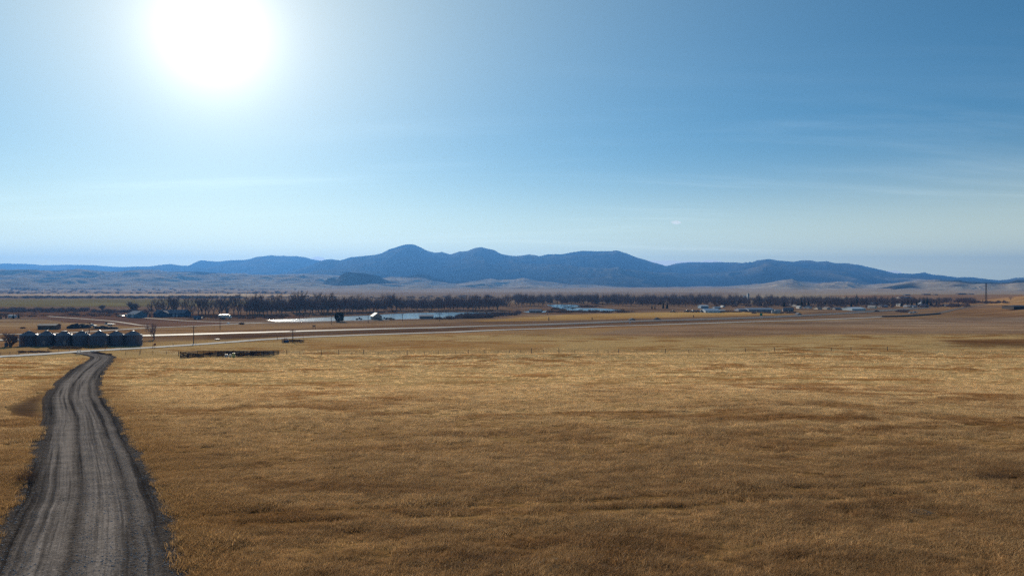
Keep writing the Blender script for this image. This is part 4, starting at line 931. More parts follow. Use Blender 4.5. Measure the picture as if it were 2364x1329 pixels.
building('garage', 310, 733, 32, 8.5, 6.5, 9, (0.10, 0.19, 0.27), (0.24, 0.27, 0.30), 'small blue gabled garage with one pale roller door, left of the long house', 'x', math.radians(-32), doors=((.12, .3, .8),), wins=((-.3, .35, .1, .35),), doorc=(0.4, 0.46, 0.52))
lh = building('farmhouse', 389, 731, 70, 8, 7.5, 13, (0.05, 0.095, 0.17), (0.045, 0.075, 0.125), 'long low dark blue farmhouse with two pale garage doors', 'x', 0, wins=((-.42, .35, .04, .35), (-.3, .35, .05, .35), (-.12, .3, .05, .4), (.02, .35, .04, .35)), doors=((.17, .06, .75), (.28, .06, .75), (-.21, .025, .7)), doorc=(0.30, 0.38, 0.48), chimney=-.05)
wg = MB(); s_ = at(389, 731).y / F
wg.prism([(-4.2, 0), (4.2, 0), (4.2, 2.7), (0, 4.6), (-4.2, 2.7)], -8.6, -2); wo_ = wg.build('porch_wing', paint((0.05, 0.095, 0.17), 0.75), lh); wo_.location = (-3.5, 0, 0)
wg = MB(); wg.prism([(-4.7, 2.45), (0, 4.62), (4.7, 2.45), (4.7, 2.63), (0, 4.8), (-4.7, 2.63)], -9.0, -2.2); g2 = wg.build('wing_roof', paint((0.045, 0.075, 0.125), 0.95), wo_)
building('garden_shed', 453, 737, 13, 4.5, 3.5, 4, (0.07, 0.09, 0.14), (0.09, 0.11, 0.16), 'small dark garden shed right of the long blue farmhouse', 'x', .2, doors=((0, .25, .8),), cat='shed')
bt = building('cattle_shed', 105, 760.5, 38, 9.5, 3.2, 6, BROWN, (0.13, 0.09, 0.075), 'weathered brown open shed with a low gable roof behind the grain bins', 'x', math.radians(9), doors=((-.38, .13, .9),), doorc=(0.03, 0.02, 0.02), cat='shed')
building('farm_trailer', 25, 733, 13, 5, 1.4, 4, (0.40, 0.48, 0.55), (0.45, 0.47, 0.5), 'small pale mobile home between spruces at the left edge', 'x', .1, wins=((-.25, .35, .15, .35), (.25, .35, .15, .35)), cat='mobile home')
building('barn', 865, 738, 20, 8.5, 7, 11, (0.30, 0.235, 0.19), (0.72, 0.72, 0.72), 'tan gabled barn with a bright white metal roof beside the river', 'y', math.radians(20), doors=((0, .35, .6),), doorc=(0.2, 0.15, 0.12), metal=0.0, cat='barn', rough=0.7)
building('machine_shed', 983, 735.5, 31, 6, 3, 8, (0.19, 0.21, 0.26), (0.24, 0.26, 0.31), 'long grey machine shed on the near river bank behind bare shrubs', 'x', 0.05, doors=((-.3, .15, .8), (.1, .15, .8)), doorc=(0.12, 0.13, 0.16), cat='shed')
rh = building('riverside_house', 1237, 721.5, 27, 4.2, 3.6, 10, (0.27, 0.24, 0.24), (0.20, 0.21, 0.25), 'grey riverside house with a pale gable end facing the road', 'x', -.15, wins=W4, doors=((.05, .06, .7),), cat='house')
building('house', 1626, 711.5, 18, 5.5, 1.8, 9, (0.20, 0.33, 0.47), (0.66, 0.72, 0.76), 'two storey blue house with a pale roof at the left of the village', 'x', .1, wins=W4 + ((-.2, .1, .1, .2),), cat='house')
building('workshop', 1645, 721.5, 34, 4.5, 4.2, 16, (0.36, 0.43, 0.50), (0.42, 0.50, 0.58), 'long blue-grey workshop with a pale front roof at the edge of the golden field', 'x', .04, doors=((-.3, .12, .8), (0, .12, .8), (.3, .12, .8)), doorc=(0.6, 0.65, 0.7), metal=.3)
building('canopy_shed', 1668, 720, 14, 3.5, 1.0, 7, TAN, WHITE, 'small tan shed with a white roof adjoining the blue-grey workshop', 'x', 0, doors=((0, .4, .8),), doorc=(.1, .08, .07), cat='shed')
building('house', 1657, 713, 14, 2.8, 2.4, 9, (0.22, 0.25, 0.30), (0.30, 0.34, 0.40), 'grey roofed house behind the blue-grey workshop', 'x', 0, wins=W4, cat='house')
building('house', 1671, 709.5, 6, 2.6, 1.6, 8, WHITE, WHITE, 'tiny white house among trees above the workshop', 'y', 0, wins=((0, .4, .25, .3),), cat='house')
building('warehouse', 1717, 718.5, 22, 4, 2.4, 14, (0.16, 0.17, 0.22), (0.22, 0.25, 0.31), 'dark grey warehouse adjoining the longer one on its left', 'x', 0, doors=((-.2, .15, .8),), doorc=GREY)
building('warehouse', 1758, 719, 59, 4.6, 3.2, 18, (0.17, 0.20, 0.26), (0.21, 0.26, 0.33), 'very long grey-blue metal warehouse in the middle of the village', 'x', 0, doors=((-.4, .05, .8), (-.2, .05, .8), (0, .05, .8), (.2, .05, .8), (.4, .05, .8)), doorc=(.33, .36, .4), metal=.3)
building('house', 1797, 718.5, 13, 2.8, 2.0, 7, WHITE, (0.35, 0.30, 0.27), 'low white house right of the very long warehouse', 'x', 0, wins=W4, cat='house')
building('house', 1825, 719, 20, 4.0, 4.8, 10, (0.08, 0.09, 0.12), (0.06, 0.075, 0.11), 'dark house with a steep roof and white gable trim by the street', 'x', -.5, wins=W4, doors=((.1, .1, .7),), cat='house')
building('house', 1817, 718.5, 6, 4, 3, 8, WHITE, (0.1, 0.11, 0.14), 'narrow white gabled house touching the dark steep-roofed one', 'y', 0, wins=((0, .4, .25, .3),), cat='house')
building('house', 1848, 712, 6, 4, 2, 8, WHITE, GREY, 'small white house left of the street trees', 'y', 0, wins=((0, .4, .25, .3),), cat='house')
building('house', 1868, 712, 9, 3, 2.2, 8, WHITE, (0.28, 0.28, 0.3), 'white house with a grey roof among the dark conifers', 'x', .3, wins=W4, cat='house')
building('house', 1892, 714, 10, 2.8, 2.2, 8, (0.5, 0.42, 0.33), (0.2, 0.17, 0.16), 'beige bungalow right of the dark conifers', 'x', .1, wins=W4, cat='house')
building('house', 1912, 714, 8, 3, 2.2, 8, CREAM, (0.23, 0.2, 0.2), 'cream bungalow between the beige bungalow and the brown house', 'y', .1, wins=((0, .4, .25, .3),), cat='house')
building('house', 1936, 715, 15, 3, 2.4, 9, (0.16, 0.14, 0.14), (0.15, 0.16, 0.19), 'low brown house left of the pale warehouse', 'x', 0, wins=W4, cat='house')
building('metal_hall', 1980, 716.5, 34, 4.4, 2.6, 16, (0.45, 0.56, 0.63), (0.66, 0.74, 0.80), 'pale blue-white metal hall with a shallow roof at the village edge', 'x', .16, doors=((-.25, .08, .75), (.15, .05, .6)), doorc=(.4, .5, .58), metal=.2)
building('house', 2018.5, 712, 7, 3.8, 3, 9, (0.75, 0.72, 0.62), (0.3, 0.28, 0.27), 'cream gabled house right of the pale metal hall', 'y', .3, wins=((0, .4, .25, .3),), cat='house')
building('house', 2012, 703, 9, 3, 2, 9, (0.55, 0.6, 0.66), (0.5, 0.55, 0.6), 'pale house half hidden in trees above the metal hall', 'x', .3, wins=W4, cat='house')
building('house', 2043, 709, 14, 2.6, 2.2, 9, (0.2, 0.21, 0.25), (0.28, 0.32, 0.4), 'house with a blue-grey roof in the trees left of the steeple', 'x', 0, wins=W4, cat='house')
building('house', 2080, 706.5, 5, 3.6, 2, 8, WHITE, GREY, 'narrow white house in the trees left of the twin bungalows', 'y', 0, wins=((0, .4, .25, .3),), cat='house')
building('house', 2101, 709.5, 8, 2.6, 2.4, 9, (0.55, 0.55, 0.55), (0.3, 0.33, 0.38), 'left one of two small grey bungalows below the steeple', 'y', .2, wins=((0, .4, .25, .3),), cat='house')
building('house', 2113, 709.3, 9, 2.4, 2.0, 9, (0.32, 0.36, 0.42), (0.26, 0.3, 0.37), 'right one of two small grey bungalows below the steeple', 'x', 0, wins=W4, cat='house')
building('house', 2137, 708, 15, 2.8, 3, 10, (0.13, 0.15, 0.2), (0.17, 0.21, 0.29), 'dark house with a slate blue roof right of the steeple', 'x', 0, wins=W4, cat='house')
building('house', 2194, 706.5, 11, 1.8, 1.6, 9, (0.16, 0.18, 0.22), (0.3, 0.35, 0.42), 'low grey roofed house at the right end of the village', 'x', 0, wins=W4, cat='house')
building('hilltop_house', 2091, 689, 30, 2.6, 1.8, 12, (0.55, 0.45, 0.36), (0.17, 0.2, 0.27), 'wide low house with a slate roof on the slope above the village', 'x', .08, wins=((-.4, .3, .08, .4), (-.2, .3, .08, .4), (0.1, .3, .08, .4)), cat='house')
building('hilltop_house', 2096, 682, 12, 1.6, 1.2, 10, (0.1, 0.12, 0.16), (0.09, 0.12, 0.15), 'leftmost dark house on the crest of the ridge', 'x', 0, wins=((0, .3, .2, .4),), cat='house')
building('hilltop_house', 2141, 680.6, 16, 1.7, .9, 10, (0.08, 0.07, 0.08), (0.06, 0.06, 0.08), 'long dark house on the ridge crest, second from the left', 'x', 0, wins=((-.2, .3, .2, .4),), cat='house')
building('hilltop_house', 2162, 680.8, 7, 1.3, .8, 9, (0.09, 0.07, 0.08), (0.07, 0.06, 0.08), 'smallest dark house on the ridge crest', 'x', 0, wins=((0, .3, .2, .4),), cat='house')
building('hilltop_house', 2222, 679.8, 19, 1.7, 1.3, 11, (0.1, 0.06, 0.06), (0.06, 0.06, 0.09), 'largest dark house on the ridge crest left of the lattice mast', 'x', 0, wins=((-.2, .3, .1, .4), (.2, .3, .1, .4)), cat='house')
building('hilltop_house', 2243, 679.6, 12, 1, .8, 9, (0.1, 0.08, 0.09), (0.1, 0.1, 0.14), 'low dark house on the ridge crest nearest the lattice mast', 'x', 0, wins=((0, .3, .2, .4),), cat='house')
building('dark_barn', 2357, 713.5, 36, 6.5, 2, 14, (0.035, 0.026, 0.026), (0.05, 0.04, 0.045), 'long dark brown barn in the fold of the hill at the right edge', 'x', .05, doors=((-.3, .12, .8),), doorc=(.02, .02, .02), cat='barn')
building('roadside_shed', 1846, 726.5, 9, 2, 2.4, 5, (0.07, 0.07, 0.09), (0.12, 0.13, 0.16), 'small dark roadside hut with a pointed roof beyond the highway', 'y', 0, doors=((0, .4, .8),), doorc=(.7, .7, .7), cat='hut')
# church steeple
p = at(2126.5, 706); s_ = p.y / F; root = empty('church', p); tag(root, 'white church with a tall thin steeple rising among conifers', 'church')
MB().prism([(-1.8, 0), (1.8, 0), (1.8, 1.9), (0, 3.4), (-1.8, 1.9)], 0.62, 8).build('nave', paint(WHITE, .75), root)
MB().prism([(-2.1, 1.7), (0, 3.43), (2.1, 1.7), (2.1, 1.85), (0, 3.6), (-2.1, 1.85)], 0.7, 8.2).build('roof', paint(GREY), root)
tw = MB(); tw.box((0, 0, 0), (1.2, 1.2, 9.0 * s_)).build('tower', paint(WHITE, .75), root); MB().lathe([(.8, 9.0 * s_), (0.02, 16.5 * s_)], 4).build('spire', paint(WHITE, .6), root)
for z_ in (2, 4): MB().box((0, -.62, z_ * .6), (.35, .04, .6)).build('window', M_GLASS, root)
# grain elevator
p = at(1722, 696); s_ = p.y / F; root = empty('grain_elevator', p); tag(root, 'grain elevator with pale silos and a darker headhouse rising above the village trees', 'grain elevator')
for k in range(3): MB().lathe([(1.05 * s_, 0), (1.05 * s_, 13.2 * s_), (0.05, 14.2 * s_)], 18, ((-4.0 + 2.1 * k) * s_, 0, 0)).build('silo', paint((0.42, 0.47, 0.52)), root, smooth=False)
MB().box((5.0 * s_, 0, 0), (3.9 * s_, 5, 17.5 * s_)).build('headhouse', paint((0.20, 0.25, 0.30)), root)
MB().box((5.0 * s_, 0, 17.5 * s_ + .02), (2.6 * s_, 3.4, 2.0 * s_)).build('cupola', paint((0.16, 0.20, 0.25)), root)
# overpass in the far left
p = at(18, 669); s_ = p.y / F; root = empty('overpass', p); tag(root, 'distant highway overpass on thin piers at the far left of the plain', 'bridge')
MB().box((0, 0, 4.6 * s_), (96 * s_, 14, 1.1 * s_)).build('deck', paint((0.2, 0.17, 0.17)), root)
for k in (-30, 10, 21, 32, 43): MB().box((k * s_ * .9, 0, -1), (1.2 * s_, 8, 4.6 * s_ + 1)).build('pier', paint((0.2, 0.17, 0.17)), root)
# low dark wall along the ridge road
def strip_wall(name, pts, h, th, mat, label, cat):
    ps = [at(x, y) for x, y in pts]; m = MB()
    for a_, b_ in zip(ps[:-1], ps[1:]):
        n_ = 5
        for k in range(n_):
            c0 = a_.lerp(b_, k / n_); c1 = a_.lerp(b_, (k + 1) / n_); z0 = gz(c0.x, c0.y) - .2; z1 = gz(c1.x, c1.y) - .2; dx = Vector((-(c1 - c0).y, (c1 - c0).x, 0)).normalized() * th / 2
            A_, B_, C_, D_ = [Vector((q_.x, q_.y, z)) for q_, z in ((c0 - dx, z0), (c1 - dx, z1), (c1 + dx, z1), (c0 + dx, z0))]
            U_ = Vector((0, 0, h + .2))
            m.face([A_, B_, B_ + U_, A_ + U_]); m.face([D_, C_, C_ + U_, D_ + U_][::-1]); m.face([A_ + U_, B_ + U_, C_ + U_, D_ + U_])
    for q_ in (ps[0], ps[-1]): m.box((q_.x, q_.y, q_.z - .2), (th * 1.3, th * 1.3, h + .25))
    return tag(m.build(name, mat), label, cat)
strip_wall('retaining_wall', [(2036, 731.5), (2070, 731), (2105, 729.5), (2140, 727), (2170, 724.6)], 1.0, 0.5, paint((0.07, 0.05, 0.05)), 'long dark low wall along the ridge road at the right', 'wall')

# ------------------------------------------------------------------ poles, posts, signs, mast
M_POLE = simple('weathered_pole', (0.10, 0.07, 0.06), 0.9); M_POST = simple('fence_wood', (0.15, 0.115, 0.095), 0.9); M_WIRE = simple('fence_wire', (0.12, 0.11, 0.11), 0.5, 0.7)
for x, y0, y1, lab in [(206, 743, 769, 'wooden utility pole behind the grain bins, beside the dark dirt piles'), (447, 752, 793, 'tall wooden utility pole at the edge of the gravel road'), (508, 729, 759, 'utility pole in front of the white truck'), (676, 760, 791, 'tall wooden pole standing in the small pen with the blue tank'),
                       (691.5, 724, 741, 'utility pole against the brightest part of the river'), (765, 726, 749, 'utility pole just left of the round juniper'), (850, 722, 745, 'utility pole just left of the white-roofed barn'), (929, 724, 741, 'utility pole between the barn and the long grey shed'), (1264, 714, 727, 'thin pole right of the riverside house'),
                       (1015, 722, 742, 'thin pole right of the long grey shed')]:
    p = at(x, y1); h = (y1 - y0) * p.y / F; root = empty('utility_pole', p, .1); tag(root, lab, 'utility pole')
    MB().tube((0, 0, -.3), (0, 0, h), .17, .11, 8).build('pole', M_POLE, root); MB().box((0, -.12, h - .6), (2.0, .1, .12)).build('crossarm', M_POLE, root)
    for sx in (-.9, -.45, .9): MB().tube((sx, -.12, h - .48), (sx, -.12, h - .3), .05, .03, 6).build('insulator', paint((.2, .2, .22)), root)
for x, y, h, lab in [(1267, 739.5, 7.5, 'thick short dark post at the near edge of the golden strip'), (1367, 737.5, 4.5, 'short dark post in the middle of the golden strip'), (1601, 732, 4.5, 'short thin post at the right end of the golden strip')]:
    p = at(x, y); MBp = MB(); MBp.tube((0, 0, -.3), (0, 0, h * p.y / F), .32, .26, 8); MBp.tube((0, 0, h * p.y / F), (0, 0, h * p.y / F + .1), .2, .1, 8); o = MBp.build('marker_post', M_POLE); o.location = p; tag(o, lab, 'post')
# field fences: a thing of its own, with posts and wire as parts
def fence(name, tops, hp, label, wires=3, r0=.075):
    ps = [at(x, y) for x, y, b in tops]; root = empty(name, ps[0]); tag(root, label, 'fence'); base = ps[0]
    for q_, (x, y, b) in zip(ps, tops):
        hh_ = hp * (1.15 if b else .92) * RT.uniform(.92, 1.06); rr = r0 * (1.35 if b else .75)
        m = MB().tube((0, 0, -.3), (RT.uniform(-.06, .06), RT.uniform(-.06, .06), hh_), rr, rr * .85, 6).build('post', M_POST, root); m.location = q_ - base
    wv = MB()
    for k in range(wires):
        for a_, b_ in zip(ps[:-1], ps[1:]):
            wv.tube(a_ - base + Vector((0, 0, hp * (.35 + .27 * k))), b_ - base + Vector((0, 0, hp * (.35 + .27 * k))), .008, k=3, caps=False)
    wv.build('wire', M_WIRE, root)
    return root
fx = [640, 662, 692, 742, 782, 812, 839, 873, 905, 940, 980, 1012, 1051, 1081, 1119, 1150, 1176, 1202, 1227, 1255, 1290, 1327, 1358, 1379, 1404, 1428, 1470, 1536, 1590, 1637, 1677, 1721, 1752, 1788, 1829, 1870, 1919, 1965, 2011, 2049]
bold = {662, 742, 782, 839, 940, 1081, 1227, 1290, 1428, 1536, 1637, 1721, 1788, 1919, 1965, 2049}
# the fence runs just beyond the first crest
def fence_pt(x):
    y_ = float(np.interp(x, [400, 1000, 1500, 1800, 2300], [174, 177, 182, 188, 199])) + 15
    return ((x - CX) / F * y_, y_)
class _P: pass
def fence_world(name, xs, label, hp):
    ps = [Vector((*fence_pt(x), 0)) for x in xs]
    for q_ in ps: q_.z = gz(q_.x, q_.y)
    global at
    old = at; it = iter(ps); 
    def at2(x, y, lift=0): return next(it)
    at = at2
    try: r_ = fence(name, [(x, 0, x in bold) for x in xs], hp, label)
    finally: at = old
    return r_
fence_world('pasture_fence', fx, 'long wire fence on wooden posts crossing the whole near pasture', 1.15)
fence('roadside_fence', [(x, y + 1.5, i % 3 == 0) for i, (x, y) in enumerate([(-20, 822), (2, 820.5), (23, 819), (44, 817.5), (66, 816), (87, 815), (111, 813.5), (136, 812), (160, 810.5)])], 1.05, 'wire fence along the gravel road in front of the grain bins')
fence('verge_fence', [(x, y, x in (353, 640)) for x, y in [(243, 809), (279, 807), (324, 804), (353, 802.5), (400, 799), (452, 796), (520, 791.5), (575, 787.5), (640, 783.5), (700, 780)]], 1.0, 'wire fence on the near side of the gravel road right of the driveway gate')
fence('corral_line_fence', [(290, 818, 0), (323, 817.5, 1), (353, 817, 0), (384, 818, 0), (412, 820, 1)], 1.0, 'short run of posts between the driveway and the wooden corral')
# lattice mast
p = at(2276.5, 701); s_ = p.y / F; H = 47 * s_; root = empty('lattice_mast', p, .4); tag(root, 'tall dark lattice mast standing on the bench at the right', 'mast')
m = MB(); b0, b1 = 0.8, .3; nl = 14
cn = lambda k, z: Vector((((-1, 1, 1, -1)[k]) * (b0 + (b1 - b0) * z / H), ((-1, -1, 1, 1)[k]) * (b0 + (b1 - b0) * z / H), z))
for k in range(4): m.tube(cn(k, 0), cn(k, H), .13, .09, 4)
m.build('corner_leg', paint((0.07, 0.06, 0.07)), root); m = MB()
for i in range(nl):
    z0, z1 = H * i / nl, H * (i + 1) / nl
    for k in range(4): m.tube(cn(k, z0), cn((k + 1) % 4, z1), .07, k=3); m.tube(cn(k, z1), cn((k + 1) % 4, z1), .07, k=3)
m.build('bracing', paint((0.07, 0.06, 0.07)), root)
for z_, w_ in ((.95, 1.4), (.86, 1.8)): MB().box((0, 0, H * z_), (w_ * 2, .3, .3)).build('crossarm', paint((0.07, 0.06, 0.07)), root)
# green road sign, mile marker, frame, small road sign
M_SGN = paint((0.01, 0.22, 0.10), .5)
p = at(1757, 732); s_ = p.y / F; root = empty('road_sign', p, -.1); tag(root, 'green highway sign on two posts at the far roadside', 'road sign')
for sx in (-1.4, 1.4): MB().box((sx * s_, 0, -.3), (.3, .25, 9 * s_ + .3)).build('post', paint((.3, .3, .3)), root)
pn = MB().box((0, -.2, 3.6 * s_), (5.8 * s_, .12, 5.6 * s_)).build('panel', M_SGN, root)
p = at(1454.3, 748); s_ = p.y / F; root = empty('mile_marker', p); tag(root, 'small white rectangular sign beside the gravel road', 'sign')
MB().tube((0, 0, -.3), (0, 0, 3 * s_), .06, k=6).build('post', paint((.3, .3, .3)), root); MB().box((0, -.09, 1.6 * s_), (2.7 * s_, .06, 5.0 * s_)).build('panel', paint(WHITE), root)
p = at(725, 758); s_ = p.y / F; root = empty('sign_frame', p); tag(root, 'dark wooden frame sign on two posts beside the highway', 'sign')
for sx in (-2.6, 2.6): MB().box((sx * s_, 0, -.3), (.22, .22, 8.6 * s_ + .3)).build('post', M_POLE, root)
MB().box((0, -.16, 4.4 * s_), (6.6 * s_, .1, 2.6 * s_)).build('board', M_POLE, root)
p = at(357.5, 804); s_ = p.y / F; root = empty('stop_sign', p, .5); tag(root, 'small rusty red road sign seen from behind, by the gravel road', 'road sign')
MB().tube((0, 0, -.3), (0, 0, 10.5 * s_), .05, k=6).build('post', M_POST, root)
m = MB(); m.lathe([(0.36, -0.012), (0.36, 0.012)], 8); m.face([m.v[i] for i in range(8)]); m.face([m.v[i] for i in range(8, 16)]); o = m.build('plate', paint((0.22, 0.07, 0.05)), root); o.rotation_euler = (math.radians(90), math.radians(22.5), 0); o.location = (0, -.08, 9.4 * s_)
# driveway gate, block at the junction
p = at(182, 818); s_ = p.y / F; root = empty('gate', p, .15); tag(root, 'small white painted gate panel where the driveway meets the road', 'gate')
for sx in (-3.4, 3.4): MB().tube((sx * s_, 0, -.2), (sx * s_, 0, 10.5 * s_), .07, k=8).build('post', paint(WHITE), root)
for z_ in (2, 4.6, 7.2, 9.6): MB().box((0, 0, z_ * s_), (6.8 * s_ - .14, .05, .11)).build('rail', paint(WHITE), root)
o = MB().box((0, 0, 0), (.8, .5, .32)).build('concrete_block', paint((.8, .79, .76)), bevel=.03); o.location = at(213, 811.5); tag(o, 'low white concrete block at the road junction right of the gate', 'concrete block')
# steel drum, feeder
p = at(14.5, 800); root = empty('water_tank', p); tag(root, 'small upright blue-grey tank left of the grain bins', 'tank')
s_ = p.y / F; MB().lathe([(3.6 * s_, 0), (3.7 * s_, 8.8 * s_), (3.2 * s_, 9.6 * s_), (.02, 9.9 * s_)], 20).build('body', paint((.06, .09, .14), .5), root, smooth=True); MB().lathe([(3.9 * s_, 8.6 * s_), (3.9 * s_, 9.1 * s_), (3.5 * s_, 9.2 * s_)], 20).build('lid', paint((.25, .32, .4), .5), root)
p = at(502, 784.5); s_ = p.y / F; root = empty('hay_feeder', p, .1); tag(root, 'low dark feeder with a pale top in the strip between highway and gravel road', 'feeder')
MB().box((0, 0, 0), (9.5 * s_, .9, 2 * s_)).build('trough', paint((.05, .04, .04)), root); MB().box((0, 0, 2 * s_ + .004), (10.5 * s_, 1.1, .5 * s_)).build('rim', paint((.66, .62, .6)), root)
for sx in (-4.5, 4.5): MB().box((sx * s_, .2, 2.5 * s_ + .006), (.1, .1, 2.6 * s_)).build('post', M_POST, root)
# ------------------------------------------------------------------ corral
M_RAIL = simple('corral_wood', (0.050, 0.033, 0.030), 0.9, var=.3)
p0 = at(520, 823.6); s_ = p0.y / F
def X_(px): return (px - 520) * s_
root = empty('corral', p0); tag(root, 'weathered dark wooden cattle corral with rails and chute in the near pasture', 'corral')
def corral_run(a_, b_, n_, h=1.1, rails=4, hl=None):
    a_ = Vector(a_); b_ = Vector(b_)
    n_ = max(2, int(n_ * .6))
    for k in range(n_ + 1):
        q_ = a_.lerp(b_, k / n_); hh_ = (h if hl is None else hl + (h - hl) * k / n_) * RT.uniform(0.92, 1.12); q_.z = gz(p0.x + q_.x, p0.y + q_.y) - p0.z
        m = MB().tube((0, 0, -.2), (RT.uniform(-.05, .05), RT.uniform(-.05, .05), hh_), .075, .06, 6).build('post', M_RAIL, root); m.location = q_
    for r_ in range(rails):
        u = (r_ + .8) / (rails + .1); z0 = (h if hl is None else hl) * u; z1 = h * u
        za = gz(p0.x + a_.x, p0.y + a_.y) - p0.z; zb = gz(p0.x + b_.x, p0.y + b_.y) - p0.z
        MB().tube((a_.x, a_.y, z0 + za + RT.uniform(-.04, .04)), (b_.x, b_.y, z1 + zb + RT.uniform(-.04, .04)), .085, .075, 5).build('rail', M_RAIL, root)
corral_run((X_(416), 0, 0), (X_(430), 0.6, 0), 3, 1.15, 6, 1.55); corral_run((X_(430), .6, 0), (X_(470), 0, 0), 6, .95, 6, 1.15)
corral_run((X_(416), 0, 0), (X_(418), 9, 0), 3, 1.2, 4, 1.5); corral_run((X_(418), 9, 0), (X_(505), 9, 0), 10, 1.2, 4)
corral_run((X_(470), 0, 0), (X_(512), 1, 0), 6, 1.15, 4); corral_run((X_(505), 9, 0), (X_(510), 1, 0), 3, 1.2, 4)
corral_run((X_(545), 0, 0), (X_(618), 1, 0), 11, 1.1, 5); corral_run((X_(545), 0, 0), (X_(548), 9, 0), 3, 1.2, 4); corral_run((X_(505), 9, 0), (X_(616), 9, 0), 12, 1.2, 4)
corral_run((X_(575), .6, 0), (X_(578), 9, 0), 3, 1.25, 4); corral_run((X_(600), .8, 0), (X_(603), 9, 0), 3, 1.1, 4); corral_run((X_(618), 1, 0), (X_(616), 9, 0), 3, 1.0, 3); corral_run((X_(485), 4, 0), (X_(540), 4, 0), 6, 1.15, 4)
for x, y, w_, h_, c_, lab, nm in [(523, 824, 6.5, 6.5, WHITE, 'white rounded plastic tank standing in the gap of the corral', 'plastic_tank'), (531.5, 824, 5.5, 6, (.68, .66, .55), 'off-white tank between the white tank and the yellow one in the corral', 'plastic_tank'), (539.5, 824, 6.5, 9.5, (.60, .56, .20), 'yellow upright container standing at the corral opening', 'container')]:
    p = at(x, y); s2 = p.y / F; rr_ = empty(nm, p, .2); tag(rr_, lab, 'tank'); MB().box((0, 0, 0), (w_ * s2, w_ * s2 * .9, h_ * s2), taper=.92).build('body', paint(c_, .5), rr_, bevel=.06)
    MB().lathe([(.16, h_ * s2), (.16, h_ * s2 + .08), (.01, h_ * s2 + .09)], 12).build('cap', paint((.12, .12, .12)), rr_)
    MB().box((0, 0, h_ * s2 * .45), (w_ * s2 + .05, w_ * s2 * .9 + .05, .06)).build('band', paint((.2, .19, .16)), rr_)
p0 = at(672, 791); s_ = p0.y / F; root = empty('stock_pen', p0); tag(root, 'small dark stock pen of low rails around a pole and blue tank', 'pen')
def X_(px): return (px - 672) * s_
corral_run((X_(651), 0, 0), (X_(693), 0, 0), 10, .95, 3); corral_run((X_(651), 0, 0), (X_(652), 5, 0), 3, 1.4, 4); corral_run((X_(693), 0, 0), (X_(692), 5, 0), 3, .9, 3); corral_run((X_(652), 5, 0), (X_(692), 5, 0), 8, .9, 3)
p = at(658.5, 790.2); s2 = p.y / F; rr_ = empty('blue_tank', p + Vector((0, 1.2, 0))); tag(rr_, 'bright blue stock tank at the left side of the small pen', 'tank')
MB().lathe([(5.4 * s2, 0), (5.6 * s2, 4.6 * s2), (5.2 * s2, 4.9 * s2), (5.0 * s2, 4.2 * s2)], 22).build('body', paint((.03, .22, .50), .45), rr_, smooth=True); MB().lathe([(5.0 * s2, 4.1 * s2), (.01, 4.1 * s2)], 22).build('water_surface', M_GLASS, rr_)

# ------------------------------------------------------------------ heaps
M_DIRT = simple('dark_dirt', (0.045, 0.034, 0.036), 0.95, var=.4, scale=.9, bump=.2)
for x, y, w_, h_, lab in [(163, 758.5, 30, 9.5, 'pointed dark dirt heap right of the brown shed, in front'), (183, 757.5, 32, 9, 'long dark dirt heap just left of the white pickup'), (225, 759, 38, 6, 'low dark dirt heap right of the utility pole'), (249, 759.5, 34, 5, 'flattest dark dirt heap at the right end of the heaps')]:
    p = at(x, y); s_ = p.y / F; tag(lumpy('dirt_heap', p + Vector((0, 3, 0)), w_ / 2 * s_, 3.2, h_ * s_, M_DIRT, seed=x, amp=.3), lab, 'dirt heap', 'dark dirt heaps behind the grain bins')
P = [at(558, 748.5)]
brush('dead_bush', P, [1.6], [4.2], M_RUST, 'dark brown dead bush beside the farm track junction', 'bush', kind=None, n=500, tw=.08)
P = [at(53, 758)]; brush('dead_shrub', P, [1.2], [3.5], M_RUST, 'rusty dead shrub left of the brown shed', 'shrub', kind=None, n=300, tw=.07)
P = [at(63, 1112)]; brush('roadside_bush', P, [1.15], [1.5], M_RUST, 'rusty twiggy bush at the left edge of the gravel driveway', 'bush', kind=None, n=260, tw=.010)
o = lumpy('white_boulder', at(527, 747.2), 1.0, .8, .9, paint((.7, .69, .66)), seed=3, sub=2); tag(o, 'small white boulder where the farm tracks meet', 'boulder')
# dark burrow mouth in the near pasture
for x, y, w_, lab in [(2127, 1183, 24, 'dark bare burrow hollow in the near pasture at the lower right'), (1003, 1112, 16, 'dark burrow hollow in the golden tuft left of centre')]:
    p = at(x, y); s_ = p.y / F; m = MB(); m.lathe([(w_ * s_ * 1.05, .02), (w_ * s_ * .8, .06), (w_ * s_ * .5, .035), (w_ * s_ * .3, .02), (.01, .02)], 22)
    o = m.build('burrow_mound', paint((.075, .052, .038), .95), smooth=True); o.location = p; o.scale = (1, 1.0, 1); tag(o, lab, 'burrow')
# white spheres
for x, y, lab in [(2202, 703.8, 'white round tank left of the lattice mast'), (2326, 710.5, 'white round tank next to the dark barn at the right edge')]:
    p = at(x, y); root = empty('propane_tank', p); tag(root, lab, 'tank'); s_ = p.y / F
    lumpy('shell', (0, 0, 1.4 * s_), 1.35 * s_, 1.35 * s_, 1.35 * s_, paint(WHITE, .35), root, amp=0, sub=3, flat=False); MB().lathe([(.7 * s_, 0), (.5 * s_, .4 * s_)], 10).build('foot', paint(GREY), root)

